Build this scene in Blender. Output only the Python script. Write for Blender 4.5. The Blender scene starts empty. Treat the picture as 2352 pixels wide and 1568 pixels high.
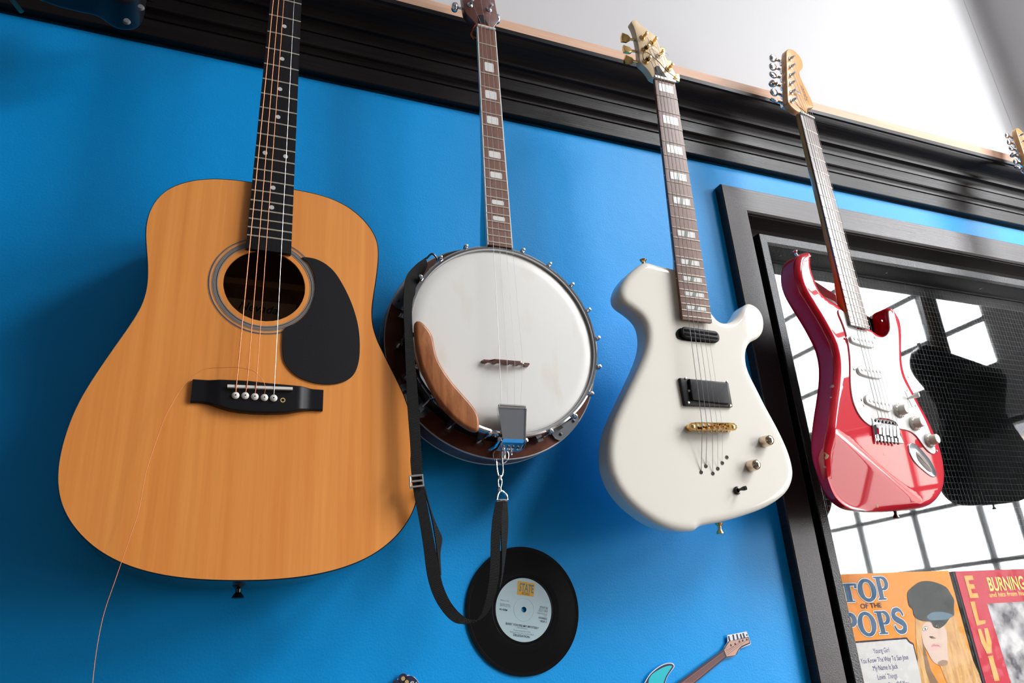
import bpy, math, random
from mathutils import Vector, Matrix
from mathutils.geometry import delaunay_2d_cdt
random.seed(7)
C = bpy.context.scene.collection
CAM_H = 1.30          # height of the lens above the floor; wall frame: x right, y up from lens height, z out of the blue wall
PI = math.pi
ROOT = {
    'acoustic': {'o': [0.05959, -0.14651, 0.3107], 'c': [[0.999998, 1.2e-05, -0.001981], [0.001981, -0.005979, 0.99998], [-0.0, -0.999982, -0.005979]]},
    'banjo': {'o': [0.38611, -0.14666, 0.3693], 'c': [[0.999999, -1.1e-05, 0.001418], [-0.001418, -0.007954, 0.999967], [0.0, -0.999968, -0.007954]]},
    'white': {'o': [0.71714, -0.14581, 0.29223], 'c': [[1.0, 8e-06, -0.000137], [0.000137, -0.05479, 0.998498], [0.0, -0.998498, -0.05479]]},
    'red': {'o': [1.08908, -0.13874, 0.31123], 'c': [[0.985335, 0.16945, 0.020032], [-0.017058, -0.018986, 0.999674], [0.169775, -0.985356, -0.015817]]},
}
SHAPE = {
    'ac_body': [(-28.1, 288.7), (-53.6, 288.4), (-78.6, 284.7), (-104.6, 276.1), (-124.4, 262.3), (-137.3, 245.5), (-143.5, 224.6), (-145.5, 207.2), (-144.7, 190), (-141.2, 171), (-137.7, 152.6), (-135.1, 131.9), (-134.6, 111.1), (-137.5, 95.1), (-143, 78.6), (-147.2, 68.1), (-160.7, 37.2), (-174.4, 6.3), (-186.1, -24.8), (-190.4, -42.5), (-194.6, -65.8), (-196.3, -86.8), (-196, -105.3), (-193.4, -123.5), (-187.7, -141.4), (-178.4, -157.3), (-165.2, -173.2), (-149.1, -187.2), (-130, -198.8), (-109.7, -207), (-85.9, -214.2), (-56.9, -218.7), (-31, -220.6), (-4.6, -221.7), (31.6, -222.1), (69, -219.1), (107.5, -211.5), (137.3, -199.4), (161.7, -183.9), (181, -162.6), (193.1, -141.8), (196.9, -122), (197.8, -100.1), (196.9, -77.9), (193.8, -52.5), (189.5, -29.6), (184.3, -11.8), (180.2, 2.7), (171.9, 19), (161.7, 39.8), (151.3, 60.9), (141.9, 79.7), (136.5, 96.9), (135.4, 119.4), (137, 135.6), (142, 169.1), (145.1, 201.1), (144, 222.2), (140, 234), (127.6, 255.4), (105.5, 273.7), (81.6, 283.4), (53.2, 287.9), (29.2, 287.8), (-1, 288.6)],
    'ac_guard': [(42.7, 184.9), (57.1, 185.8), (70.8, 181.3), (84.7, 170.4), (96.5, 152.7), (106.1, 133.6), (113.3, 114.4), (118.7, 92.7), (121.1, 66.1), (119.5, 42), (113.8, 26.3), (104.2, 17.4), (91.4, 12.3), (76.5, 10.8), (59.6, 12.9), (44.8, 18.6), (34, 27.9), (27.3, 38.8), (24.4, 54.6), (24, 68.5), (25.1, 80.4), (39.4, 90.2), (53.6, 107.5), (61, 130.5), (61.9, 148.1), (57.9, 165.3), (50.7, 178.4)],
    'ac_bridge': [(-74.1, 5.2), (-74.2, -23.2), (-62.8, -22.8), (-54.3, -24.1), (-44.1, -27.4), (-32.5, -30.7), (-20.1, -32.3), (-3.4, -33), (11.3, -32.7), (26.2, -31.5), (35.1, -30.3), (44.1, -27.8), (54.7, -25.5), (64, -24.7), (76.4, -24.5), (76.2, 2.6), (63.7, 2.6), (51.1, 4.2), (31.8, 4.7), (9.1, 5.3), (-13.4, 6.6), (-35.3, 6), (-56.8, 5.3)],
    'ac_saddle': [(-35.9, -3.3), (38.4, -1.3)],
    'ac_pins': [(-25.9, -13.5), (-15.1, -13.1), (-4.3, -13.6), (6.6, -14), (17.3, -14), (28, -15.6)],
    'ac_str_sad': [(-26.1, -3.3), (-14.3, -2.8), (-3.9, -2.5), (6.3, -2.6), (17, -1.4)],
    'ac_str_top': [(-16.4, 606.9), (-9.5, 609.3), (-1.8, 612), (12.1, 616.7)],
    'ac_broken': [(6.3, -10.6), (6.4, -4.9), (4.3, 1.5), (-2.4, 9.2), (-8.6, 13.7), (-17.6, 16.3), (-29.4, 17.8), (-43.8, 17.3), (-55.9, 17.2), (-62.9, 15.5), (-69.4, 10.5), (-77.7, 1.9), (-83.7, -7.3), (-91.2, -24.3), (-97.9, -42.7), (-104.2, -71.1), (-110.7, -105.9), (-113.8, -152.1), (-117.9, -173.5), (-123.4, -201.3), (-126.8, -218.2), (-133.4, -252.6), (-135.4, -284.5), (-135, -315.1), (-134, -335.1)],
    'ac_label': [(-43.2, 160.8), (58, 177.4), (56.8, 150.1), (-32.4, 137.3)],
    'ac_label2': [(-28.8, 148.1), (23.1, 140.9)],
    'bj_head': [(-14.1, 607.8), (-17.5, 610.7), (-18.8, 615.1), (-23.5, 620.3), (-29.8, 625.7), (-33.6, 629.4), (-35.1, 634.4), (-36.4, 646.3), (-37.4, 658.4), (-39, 679.9), (-40, 708.2), (-28.7, 735), (-12.7, 747.4), (3.1, 749.9), (18, 735.5), (20.8, 710.3), (21.1, 687.8), (21.4, 674.5), (23, 657.9), (25.5, 638.6), (25.6, 629.9), (21.6, 624.6), (17.7, 618.1), (16.1, 613.3), (16.2, 609.6)],
    'bj_posts': [(-25.8, 650.8), (9.2, 652.5)],
    'bj_button': [(-49, 650.2)],
    'bj_rbutton': [(33.4, 648.8)],
    'bj_truss': [(-10.9, 632.3), (-1.4, 635.4), (-0.9, 626.3), (5.2, 617.2), (5.5, 609.3), (-2.8, 609.2), (-11.8, 609.4), (-10.1, 618.5)],
    'bj_arm': [(-136.1, 36.3), (-134.9, 43.2), (-131.7, 45.8), (-126.3, 45.2), (-118.9, 38), (-110.9, 27.5), (-108.6, 11.9), (-105.8, -3.4), (-98.7, -18.3), (-86.3, -37), (-69.7, -55.4), (-57.2, -69.7), (-51.1, -80.1), (-49.3, -97), (-52.3, -104.4), (-60.9, -103.8), (-75.5, -96.1), (-92, -82.2), (-108.3, -62.1), (-122.5, -35.3), (-130.5, -12.1), (-134.3, 11.8)],
    'bj_bridge': [(-36.5, -1.8), (32.2, -0.7)],
    'bj_str_br': [(-15.3, 3.1), (-4.1, 4.1), (7.6, 4.4), (19.3, 3.7)],
    'bj_str_tail': [(-17.8, -62.2), (-8.4, -62), (1.4, -62.3), (10.5, -62.7)],
    'bj_str_nut': [(-10.5, 599.3), (-3.4, 599.7), (4.1, 599.6), (10.5, 599.2)],
    'bj_tail_top': [(-22.1, -63.5), (16.3, -64.8), (16.9, -69.2), (-21.6, -69.1)],
    'bj_tail_mid': [(-15.8, -110), (14.1, -111.7)],
    'bj_tail_low': [(21.4, -113.7), (-12, -112.6)],
    'bj_plate': [(95.1, -77.6), (102.5, -84.8), (118.7, -72.1), (131.7, -53.6), (139.6, -38.9), (134.1, -44.5), (119.9, -60.6)],
    'bj_lplate': [(-145.6, 110), (-141.6, 122.1), (-132.7, 135.1), (-133.9, 106.1)],
    'clip_ring': [(388.3, 250, 95)],
    'clip_pts': [(383, 241.3), (382.3, 219.3), (382.5, 213.6), (382.5, 202.2), (382.9, 199.9), (383.8, 194.3)],
    'wh_body': [(-18.4, 264), (-32.7, 267.1), (-57.9, 268.8), (-61.4, 276.5), (-78.2, 271.4), (-95.5, 260.6), (-116.9, 241.1), (-130.4, 221.3), (-134.3, 206.2), (-130.2, 195.4), (-117.3, 187.2), (-102.8, 177.5), (-93.8, 165.6), (-91.4, 146.8), (-94.6, 127.6), (-104, 105), (-120.6, 76.3), (-138.6, 46.7), (-154.2, 21), (-167.8, -4), (-176, -28.3), (-179.4, -50.5), (-178, -69.6), (-171.2, -88.4), (-161.8, -103.1), (-149.1, -116.3), (-131.8, -129.5), (-111.1, -141.5), (-86.6, -150.1), (-64.2, -152.9), (-44.2, -151.2), (-28.7, -147.7), (-38.6, -146.7), (-25.5, -143.5), (-5, -140.8), (23.1, -135.4), (55.8, -127.6), (89.8, -117.5), (121.9, -102.9), (141.7, -88.1), (153.4, -68.7), (155.3, -50.7), (152, -29.6), (144.9, -8.5), (134.5, 15.7), (120.8, 43.1), (107.6, 73.8), (97, 98.6), (94.7, 117.7), (99.5, 137.7), (110.5, 151.9), (127.7, 160.2), (141.7, 171.6), (149.2, 186), (151, 203.3), (144.2, 216.4), (131.4, 222.5), (119.6, 223.2), (106.1, 213.7), (94.9, 198.9), (82.1, 187.4), (67.7, 181.5), (56.3, 181.3), (47.6, 185.4), (41.3, 193), (28.4, 206.6)],
    'wh_pick_n': [(-39.3, 151.6), (-32.9, 159.2), (-22.6, 161.9), (2.7, 162.2), (31.9, 161.9), (40.4, 157.2), (40.9, 148.8), (34.3, 142.1), (13.9, 140.8), (-29.2, 140.5), (-37.6, 143.2)],
    'wh_ring': [(-45.7, 76.7), (-40.9, 78.9), (46.4, 75.7), (49.5, 72.2), (47.9, 35.3), (41.1, 31.2), (-42.2, 32.7), (-46, 34.8)],
    'wh_cover': [(-30.8, 74.5), (40.9, 72), (37.8, 38.5), (-29.4, 41)],
    'wh_bridge': [(-39.1, -1.2), (37.7, 1.9)],
    'wh_posts': [(-40.9, -2.6), (41.5, 1.8)],
    'wh_str_br': [(-21.5, 3.4), (-12.5, 3.8), (-3.2, 4.3), (6.3, 4.8), (15.4, 5.2)],
    'wh_ferr': [(-24.2, -67.3), (-14.3, -58), (-3.3, -68.7), (6.9, -61.1), (16.6, -52.3), (26.5, -43.3)],
    'wh_knobs': [(101.3, -16.7), (68.3, -55.9)],
    'wh_toggle': [(36.1, -93.5)],
    'wh_button': [(-70.9, 273.2), (9.8, -140.2)],
    'wh_head': [(-46.3, 764), (-50.6, 761.4), (-56, 757.6), (-53.2, 752), (-51.2, 747.2), (-47.9, 732.2), (-46.5, 717.7), (-45.4, 701.1), (-45.9, 684.2), (-46.8, 667.8), (-38.9, 663.3), (-31.9, 655.9), (-26, 647.2), (-22.9, 639.8), (22.8, 643.6), (20, 647), (21.4, 652.6), (25.8, 658.5), (29.6, 662.1), (24.5, 671.2), (18.6, 681.2), (10.5, 696.9), (2.3, 713.2), (-3.8, 729.1), (-6.5, 740.7), (-14.1, 744.9), (-23.8, 749.1), (-33.4, 753.7), (-38.9, 758.5), (-42.8, 763.8)],
    'wh_tuners': [(-34.8, 725.8), (-34, 699.1), (-34, 673.4), (-14.9, 720), (-3.9, 694.5), (12.7, 669.6)],
    'wh_buttons': [(-65, 723.8), (-63.8, 698.2), (-63.3, 675.3)],
    'wh_rbuttons': [(26.8, 698.2), (43.8, 666.6)],
    'wh_truss': [(-15, 667), (-10.7, 669.2), (-7, 667.1), (8.1, 643.7), (-17, 643.2)],
    'wh_wire': [(-42, 667.5), (-44.6, 673.9), (-44.3, 681.3), (-40.8, 685.4), (-33.2, 683.4), (-24, 677.1), (-13, 669.3), (-4.2, 660.4), (5, 654.1), (15.5, 649.7), (26, 644.7)],
    'wh_wire2': [(-39.7, 718.4), (-35.5, 724.4), (-31.4, 729.2)],
    'wh_wire3': [(-3.1, 691.9), (3.4, 695.3), (8.3, 694.1), (11.1, 692.3)],
    'rd_body': [(-81.4, 316.7), (-82.7, 327.7), (-102.2, 321.6), (-117.6, 312.1), (-129.5, 292.6), (-135.9, 268.3), (-133.1, 246), (-119.2, 220.6), (-102.7, 195.7), (-88.9, 170.5), (-80.1, 148), (-79.7, 124.6), (-87.7, 97.2), (-104.4, 63.1), (-122.9, 29.8), (-140, -2.3), (-150.2, -27.1), (-155.6, -51.1), (-153, -74.3), (-148.3, -94.9), (-140.2, -112.8), (-126.9, -125), (-106.5, -134.1), (-67.8, -137.1), (-23.8, -137.9), (28.5, -135.9), (72.6, -132.7), (103.3, -126), (133.1, -111.4), (152.8, -95), (167.2, -72), (174.6, -45.4), (176, -18.8), (170.9, 1), (161.7, 30.9), (146.2, 60.4), (135.1, 87), (124, 113.8), (127.7, 139), (137.6, 165.5), (152, 196.8), (159.7, 227.8), (151.2, 245.3), (141.8, 255), (131.9, 252.6), (128.3, 241.5), (126.5, 226.3), (121.6, 210.7), (109.8, 197.9), (93.6, 189.3), (78.9, 187.9), (65.8, 190.3), (55.1, 194.1), (-16.9, 222.3), (-30.3, 228.5), (-41.7, 232.9), (-58.5, 236.3), (-71.5, 242.8), (-82.8, 253.7), (-87.1, 270.5), (-89.6, 293.2)],
    'rd_guard': [(-43.8, 217.9), (-48.1, 208.8), (-44.2, 195.6), (-40.1, 172.2), (-41.3, 148.3), (-47.9, 117.5), (-60.8, 83.3), (-67.1, 60.2), (-68.2, 38), (-59, 16.9), (-43.4, 5.7), (-30.6, 2.4), (-23, 16.1), (45.2, 15.9), (47.2, 4.4), (65.7, 3.2), (83.8, 0.6), (99.9, -6.7), (114.1, -24.7), (130.4, -35.7), (143, -36), (149.6, -28.4), (147.6, -2.8), (142.8, 23.6), (128.4, 54.5), (116.7, 79), (104.5, 105.2), (106.3, 129.8), (117.7, 159.6), (130, 190.2), (135.9, 213.1), (132.8, 235.6), (124.7, 244), (117.4, 237.9), (111.2, 216.6), (104.9, 199.2), (86.1, 184.5), (64.1, 178.8), (48.5, 181.2), (39.8, 186.9), (-18.9, 187.1), (-26.4, 211.7)],
    'rd_pick0': [(-36.7, 163), (-26.8, 168.6), (-18.4, 170.1), (34, 168.1), (38.8, 162.5), (32.5, 153.7), (21.6, 150.8), (-27.7, 152.8), (-36, 155.4)],
    'rd_pick1': [(-37.8, 104.2), (-29, 109.6), (-20.8, 110.9), (34.6, 110.6), (38.5, 104.3), (31.9, 95.1), (21.4, 91.6), (-27.7, 93.3), (-36.7, 96.5)],
    'rd_pick2': [(-37.1, 50.3), (-31.1, 56.3), (-20.9, 58.9), (35.5, 49.2), (39.6, 42.4), (31.3, 33.2), (22.5, 31.1), (-31.2, 39.7), (-37.5, 42.9)],
    'rd_switch': [(98, 63.9)],
    'rd_knobs': [(59.2, 36.4), (98.7, 16), (133.5, -12.7)],
    'rd_bridge': [(-27.9, 16.5), (40.8, 15.7), (50.8, -22.6), (-34.4, -24.4)],
    'rd_jack': [(65.2, -25.8), (71, -21.3), (86.8, -20.6), (106.2, -33), (125, -52.9), (130.2, -75.1), (117.8, -79.4), (90, -67.3), (69.4, -52.5), (62.8, -37.1)],
    'rd_jackin': [(82.8, -35.3), (118.6, -66), (109.4, -71.2), (81.3, -50.3)],
    'rd_buttons': [(-92.1, 325.2), (11.9, -134.8)],
    'rd_head': [(6.8, 828.2), (-1, 822.5), (-6.6, 814.5), (-13.6, 790.8), (-21.9, 760.1), (-34.6, 714.8), (-42, 685.8), (-45.5, 670.2), (-38.2, 662.4), (-26.7, 657.5), (-9.4, 657.3), (12.6, 660.9), (29.6, 656.3), (16.1, 661.5), (15.1, 664.4), (14.7, 671.5), (17.7, 676.5), (24.6, 682), (43.9, 688.5), (43.4, 699.7), (39.2, 715.7), (33.6, 729.8), (28, 744), (22.3, 758.3), (22.8, 769.5), (27.9, 778.4), (37.7, 787.1), (43, 795.6), (45.7, 809.3), (40.9, 821.5), (29.6, 829.6), (18.2, 831.9)],
    'rd_tuners': [(0.3, 797.7), (-5.4, 774), (-12.2, 749.5), (-19.6, 725.8), (-25.5, 701.6), (-32.3, 677.5)],
    'rd_tbut': [(-31.6, 800.4), (-39.4, 775.2), (-45.6, 751.7), (-52.2, 727.6), (-56.7, 703.4), (-62.3, 681.7)],
    'rd_tree': [(-9.8, 704.6)],
    'rd_logo': [(26, 695.4), (17.4, 736.5)],
    'rd_chips': [(-125.8, 82.3), (-158, -53.9), (-13.6, -45.4), (-137.5, 62.3), (-184.6, -76.3), (-43.3, -133.9)],
    'rd_contour': [(-136.7, -9.7), (-69.9, -47.2), (-13.7, -80.5), (36.1, -108.9), (73.9, -131.6)],
    'pp_headpaper': [(790, -0.6), (828, 2.8), (830.3, -4.1), (832.6, -15.5), (829.1, -17.1), (810.9, -21.3), (803.4, -27.6), (796.3, -32), (781.8, -33.3), (780.4, -33.8), (776.9, -21.4), (782, -16), (788.2, -10.7)],
    'pp_head_line': [(790.1, -9.7), (792.2, -9.6), (829.8, -5), (831.6, -14.9), (812.5, -20.3), (807.7, -23.2), (801.7, -29), (797.1, -31.5), (780.5, -33.2), (777.3, -20.9), (785.2, -13.6)],
    'pp_head_fill': [(792.1, -9.9), (828.1, -6.3), (829.9, -13.5), (813.1, -17.8), (808.3, -20.6), (803.3, -25), (798.7, -30.4), (782.3, -31.1), (779.2, -21.5), (786.4, -14.7)],
    'pp_neck_line': [(777, -20.8), (780.5, -33.1), (717.4, -63.8), (672.8, -84.5), (655.5, -74.1), (693, -58.2)],
    'pp_neck_fill': [(777.7, -24), (779.3, -30.7), (714.2, -63.6), (673.3, -81.7), (659.3, -73), (696.4, -60.4)],
    'pp_pegs': [(792.1, -2.1), (792.9, -9.4), (801, -0.4), (801.2, -8.8), (808.3, -0), (809, -7.9), (815.2, -0.1), (816.2, -6.7), (820.6, 0.9), (821.9, -6), (827.1, -1.3), (827.7, -3.4)],
    'pp_dots': [(793.3, -15.6), (801.8, -14.3), (810.7, -11.1), (817.2, -10.1), (825.5, -9.1)],
    'pp_strings': [(780.4, -20.5), (790.2, -16), (780.7, -22.6), (798, -17.4), (781.6, -24.7), (810.1, -12.4), (782.5, -26.8), (816.6, -11.2), (783.4, -28.9), (824.3, -10.6)],
    'pp_horn_paper': [(629.9, -57.4), (636.2, -50.8), (642.3, -45.5), (654.1, -38.9), (667.1, -34.4), (678.2, -33.3), (684.2, -35), (685.4, -38.3), (681.4, -42.8), (672.8, -49.7), (668.3, -55.7), (665.5, -60.8), (667.1, -67.2), (682.8, -78.8), (673.4, -86.4), (633.9, -83.2), (620.6, -66.8)],
    'pp_horn_line': [(631.8, -57.6), (637.8, -50.9), (643.6, -46.1), (654.6, -40), (666.9, -35.5), (677.3, -34.5), (682.6, -35.9), (684, -38.5), (680.1, -42.7), (672.1, -49.6), (667.4, -55.7), (664.8, -60.7), (665.8, -67.1), (678.8, -78.5), (670.9, -85.2), (635.3, -82.3), (623.2, -67)],
    'pp_horn_fill': [(636.4, -57.9), (638.6, -52.5), (644.8, -46.7), (656.4, -41.7), (667.8, -38.2), (676.9, -37.2), (680.9, -38), (676.7, -42.5), (668.5, -50.5), (664.2, -56.5), (662.1, -60.5), (663, -67.9), (674.8, -78.2), (668.6, -82.9), (638.2, -80.5), (628.4, -67.4)],
    'pd_paper': [(259.1, -30), (266.7, -22.3), (271.3, -22.2), (278, -22), (285.9, -25.2), (289.9, -29.8), (292.2, -33.1), (293.7, -38.2), (286.5, -42.9), (262.9, -41.1), (255.2, -34.2)],
    'pd_fill': [(273.4, -24.3), (276, -23.3), (279.2, -23), (282.8, -24.1), (286.3, -26.7), (289.1, -29.7), (291.4, -33.1), (292.1, -38.1), (285.7, -41.4), (268.4, -40.1), (267.3, -31.3), (270.4, -27.7)],
    'pd_dots': [(270.3, -25.9), (261.6, -32.6), (275.2, -30.5)],
    'pd_text': [(279.1, -27.6), (287.4, -32.8)],
    'sl_edge': [(1103, 87.2), (1377.7, 89.8), (1384.6, -107.3)],
    'sl2_edge': [(1394.6, 86.7), (1396.7, -114), (1597.3, 88.4)],
    'sl_T': [(1102.8, 81), (1131.6, 68.7), (1101.7, 41.1), (1125.4, 40.2)],
    'sl_TOP': [(1132.8, 60.6), (1176.3, 57.9), (1160.3, 78.8), (1148.5, 39.3), (1175.1, 80.4), (1211.1, 66.3), (1175.5, 41), (1195.6, 40.9)],
    'sl_POPS': [(1113.6, 8.6), (1114.7, 3.3), (1157.2, -2.6), (1142, 22.3), (1130.6, -18.8), (1158, 22.3), (1195.6, 10.1), (1158.1, -17), (1178.8, -16.8), (1198.4, 12.6), (1228.9, 14), (1198.2, -4.6), (1230.5, -8.9), (1222.8, 24.3), (1208.3, -17)],
    'sl_OFTHE': [(1129.1, 31.5), (1136.1, 35.8), (1133.4, 27.3), (1180.5, 27.4), (1180.3, 35.4)],
    'sl_panel': [(1103.3, -25.6), (1224.7, -25.1), (1233.5, -35.4), (1233, -102.1)],
    'sl_lines': [(1135.7, -42.7), (1173.8, -39.8), (1104.6, -57.1), (1215.7, -55.2), (1125.7, -70.3), (1184.9, -69.9), (1131.7, -85), (1177.9, -84.5), (1117.3, -98.8), (1202.8, -98.9)],
    'sl_cap': [(1251.9, 48.5), (1255.9, 53.9), (1269.7, 61.8), (1290.8, 69.6), (1309.8, 71.1), (1329.5, 68.5), (1348.2, 62.9), (1360.2, 56.1), (1366.1, 44.6), (1370.5, 34.5), (1363.3, 19.3), (1359.3, 6.9), (1347.4, 3.3), (1333.5, -5.7), (1323.4, -10.7), (1309.8, -14.1), (1297, -10.7), (1294.1, -2.5), (1273.2, 0.5), (1261, 5.1), (1255.4, 11.5), (1256.3, 22.3), (1249.5, 28), (1250, 40.3)],
    'sl_band': [(1286.2, 6), (1298, 13), (1319, 14.9), (1340.5, 11.9), (1355.2, 7.1), (1340.2, 0.9), (1311.3, 0.1), (1291.6, 1.7)],
    'sl_hair': [(1257.8, 7.3), (1267.5, 1.5), (1290.6, -1), (1303.4, -9.7), (1323.4, -10.7), (1350.6, 5.9), (1362.3, 4), (1365.2, -19.6), (1370.5, -47.1), (1376.8, -71.7), (1383, -96.1), (1384, -113), (1295.5, -106.6), (1289.4, -76.7), (1290.8, -31.9), (1268, -13.3), (1259.7, -30.2), (1260.6, -43.5), (1263.4, -82.7), (1261.1, -104), (1232.9, -102), (1235.9, -68), (1246.2, -29.5)],
    'sl_face': [(1265.5, -14.6), (1275.3, -4.3), (1294.1, -2.5), (1299.4, -9.5), (1309.3, -15.4), (1322.8, -12), (1327.7, -20.4), (1319.2, -46.9), (1311.4, -71.5), (1295.2, -77), (1284.1, -75), (1274.5, -69.2), (1266.9, -53), (1261.6, -38.3), (1262.6, -25.1)],
    'sl_eye': [(1266.3, -15.3), (1273.4, -9.6), (1281.4, -9.3), (1282.5, -12.7), (1275.8, -16.4), (1268.7, -16.7)],
    'sl_eye2': [(1302.4, -9.7), (1308.7, -6.6), (1311.8, -11.5), (1311.8, -14.2), (1306.3, -12.6)],
    'sl_nose': [(1280.1, -26), (1281.8, -29.4), (1288.9, -26.5), (1291.7, -28.6), (1296.5, -30.2), (1291.1, -31.3), (1283.5, -30.2)],
    'sl_lip': [(1274.2, -50.9), (1279.7, -42.6), (1286.8, -39.7), (1291, -41.9), (1296.1, -41.5), (1302.2, -46.5), (1294.3, -48.7), (1286.3, -48.9)],
    'sl_lip2': [(1274.2, -50.9), (1277.5, -45.8), (1288.3, -43.8), (1302.1, -46.8), (1287.5, -51)],
    'sl_neckshadow': [(1261.6, -30.3), (1263.4, -82.7), (1274.4, -105), (1253.5, -103.5), (1250.1, -81.8), (1253.9, -56.2)],
    'sl_chin': [(1283.2, -72.4), (1298.7, -68.1), (1311.4, -71.5), (1304.9, -77.7), (1289.2, -77.3)],
    's2_E': [(1411.7, 77.7), (1441.7, 79.2), (1439.3, 34.8), (1412.6, 35.8)],
    's2_L': [(1413.1, 29.4), (1425.1, 29.6), (1422.9, -5.7), (1440.2, -5.8), (1438.8, -11.4), (1412.8, -14.3)],
    's2_V': [(1412.3, -20.6), (1420.9, -20.3), (1425.7, -48.9), (1430.7, -20.1), (1440.5, -19.9), (1440.6, -44.2), (1432.3, -64.3), (1418.9, -64.2), (1411.8, -44)],
    's2_I': [(1420, -69), (1433, -68.7), (1432.7, -112.2), (1418.8, -112.5)],
    's2_photo': [(1460.9, 23.9), (1570.4, 25.6), (1506.4, -126.3), (1453.8, -122.4)],
    's2_burn': [(1472.1, 72.5), (1579.1, 73.4), (1568, 45.1), (1471.4, 45.3)],
    's2_hits': [(1470.9, 36.6), (1573.3, 36.7)],
    'strap_L': [(277.4, 530.8, 125), (258.5, 509.9, 135), (243.1, 484.8, 145), (237.2, 449.2, 152), (236.6, 398.3, 156), (237.9, 341.7, 157), (239.6, 291.4, 157), (242.9, 233.1, 157), (242.5, 223.8, 157), (244.1, 200.7, 157), (246.9, 182.3, 156), (253.8, 152.5, 152), (259.7, 121.1, 148), (264, 94.1, 144), (269.4, 75, 140), (278.1, 57.8, 136), (290.9, 42.2, 132), (302.9, 33.8, 130), (314.2, 31.8, 128)],
    'strap_R': [(280.5, 518.7, 124), (270.2, 496.1, 134), (256.4, 469.6, 144), (248.9, 435.1, 151), (248.5, 390.4, 155), (250.8, 346.8, 156), (254.4, 292.6, 156), (256.8, 233.9, 156), (257.4, 224.5, 156), (257.9, 201.2, 156), (260, 188.9, 155), (266, 160.9, 151), (273.8, 125.1, 147), (279.3, 101.7, 143), (284.9, 78.5, 139), (294.7, 59.1, 135), (306.2, 46.4, 131), (314.2, 40.4, 129), (319.1, 37.8, 127)],
    'strap2_L': [(314.5, 31.5, 127), (325.8, 33.7, 126), (336.7, 40.7, 124), (345.3, 56.3, 121), (353.4, 82.6, 117), (358.6, 112.1, 113), (361.9, 138, 110), (366.8, 162.5, 107), (373.6, 184.3, 104)],
    'strap2_R': [(319.1, 37.8, 127), (332.4, 35.9, 126), (346.9, 44.2, 124), (358, 61.9, 121), (366.6, 84.3, 117), (371.5, 111.8, 113), (374.9, 137.9, 110), (379.3, 162.5, 107), (384.4, 185.9, 104)],
    'strap3_L': [(386.1, 186.7, 100), (382.2, 163.7, 100), (379.8, 139.2, 101), (378.5, 113, 103), (374, 85.1, 107), (369.9, 74.6, 110)],
    'strap3_R': [(395.2, 190.2, 92), (396.7, 163.5, 88), (394.3, 141.1, 88), (386.6, 107.7, 92), (377.9, 83.7, 100), (371.8, 72.9, 106)],
    'strap4_L': [(260.5, 194.2, 150), (266.1, 178.3, 146), (273.1, 156.5, 141), (278.4, 130.5, 137), (281.9, 110.8, 133), (285.8, 89.3, 129)],
    'strap4_R': [(264.7, 197.4, 140), (276, 164.3, 132), (286.7, 144.8, 124), (292.1, 134.9, 120), (288.7, 116.2, 122), (287.8, 89.5, 126)],
    'buckle': [(240.4, 203.3, 159), (256.4, 205.1, 159), (257.5, 192.2, 159), (240.9, 189.9, 159)],
    'dring': [(377.1, 187.7, 98), (379.5, 195.7, 98), (383.5, 200.4, 98), (388.3, 198.1, 98), (392.2, 193.6, 98), (392.6, 187.9, 98)],
    'clip_top': [(380.2, 244, 96), (381.9, 222.8, 96), (384.2, 219.4, 96), (388.2, 223, 96), (389.4, 245.5, 96)],
    'clip_low': [(383.8, 219.1, 97), (381, 214.4, 97), (382.8, 202.9, 97), (386.5, 214.5, 97), (383.8, 219.1, 97)],
    'casing_scratch': [(967.2, 841.7)],
    'blk': [(-284.1, 874.1), (-211.5, 862.8), (-187.6, 864.4), (-166.3, 848.9), (-149.3, 849.9), (-137.1, 855.6), (-131.3, 866.2), (-128.5, 888.7), (-128.9, 925)],
    'blk_spots': [(-142.6, 818.7), (-128.8, 848.4)],
    'blk_teal': [(-293.2, 867.3), (-278.8, 850.3)],
}
SKY, EXPOSURE = 14.0, 0.68


# ------------------------------------------------------------------ materials
def lin(r, g, b):
    f = lambda c: (c/255/12.92) if c/255 <= .04045 else ((c/255+.055)/1.055)**2.4
    return (f(r), f(g), f(b), 1)

def new_mat(name):
    m = bpy.data.materials.new(name); m.use_nodes = True
    return m, m.node_tree.nodes, m.node_tree.links, m.node_tree.nodes['Principled BSDF']

def mat(name, col, rough=.5, metal=0., coat=0., coat_rough=.05, spec=.5, bump=0., bscale=200., trans=0.):
    m, n, l, p = new_mat(name)
    p.inputs['Base Color'].default_value = col
    p.inputs['Roughness'].default_value = rough
    p.inputs['Metallic'].default_value = metal
    p.inputs['Coat Weight'].default_value = coat
    p.inputs['Coat Roughness'].default_value = coat_rough
    p.inputs['Specular IOR Level'].default_value = spec
    p.inputs['Transmission Weight'].default_value = trans
    if bump:
        tc = n.new('ShaderNodeTexCoord'); no = n.new('ShaderNodeTexNoise'); bp = n.new('ShaderNodeBump')
        no.inputs['Scale'].default_value = bscale; no.inputs['Detail'].default_value = 3
        bp.inputs['Strength'].default_value = bump; bp.inputs['Distance'].default_value = .002
        l.new(tc.outputs['Object'], no.inputs['Vector']); l.new(no.outputs['Fac'], bp.inputs['Height'])
        l.new(bp.outputs['Normal'], p.inputs['Normal'])
    return m

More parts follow.
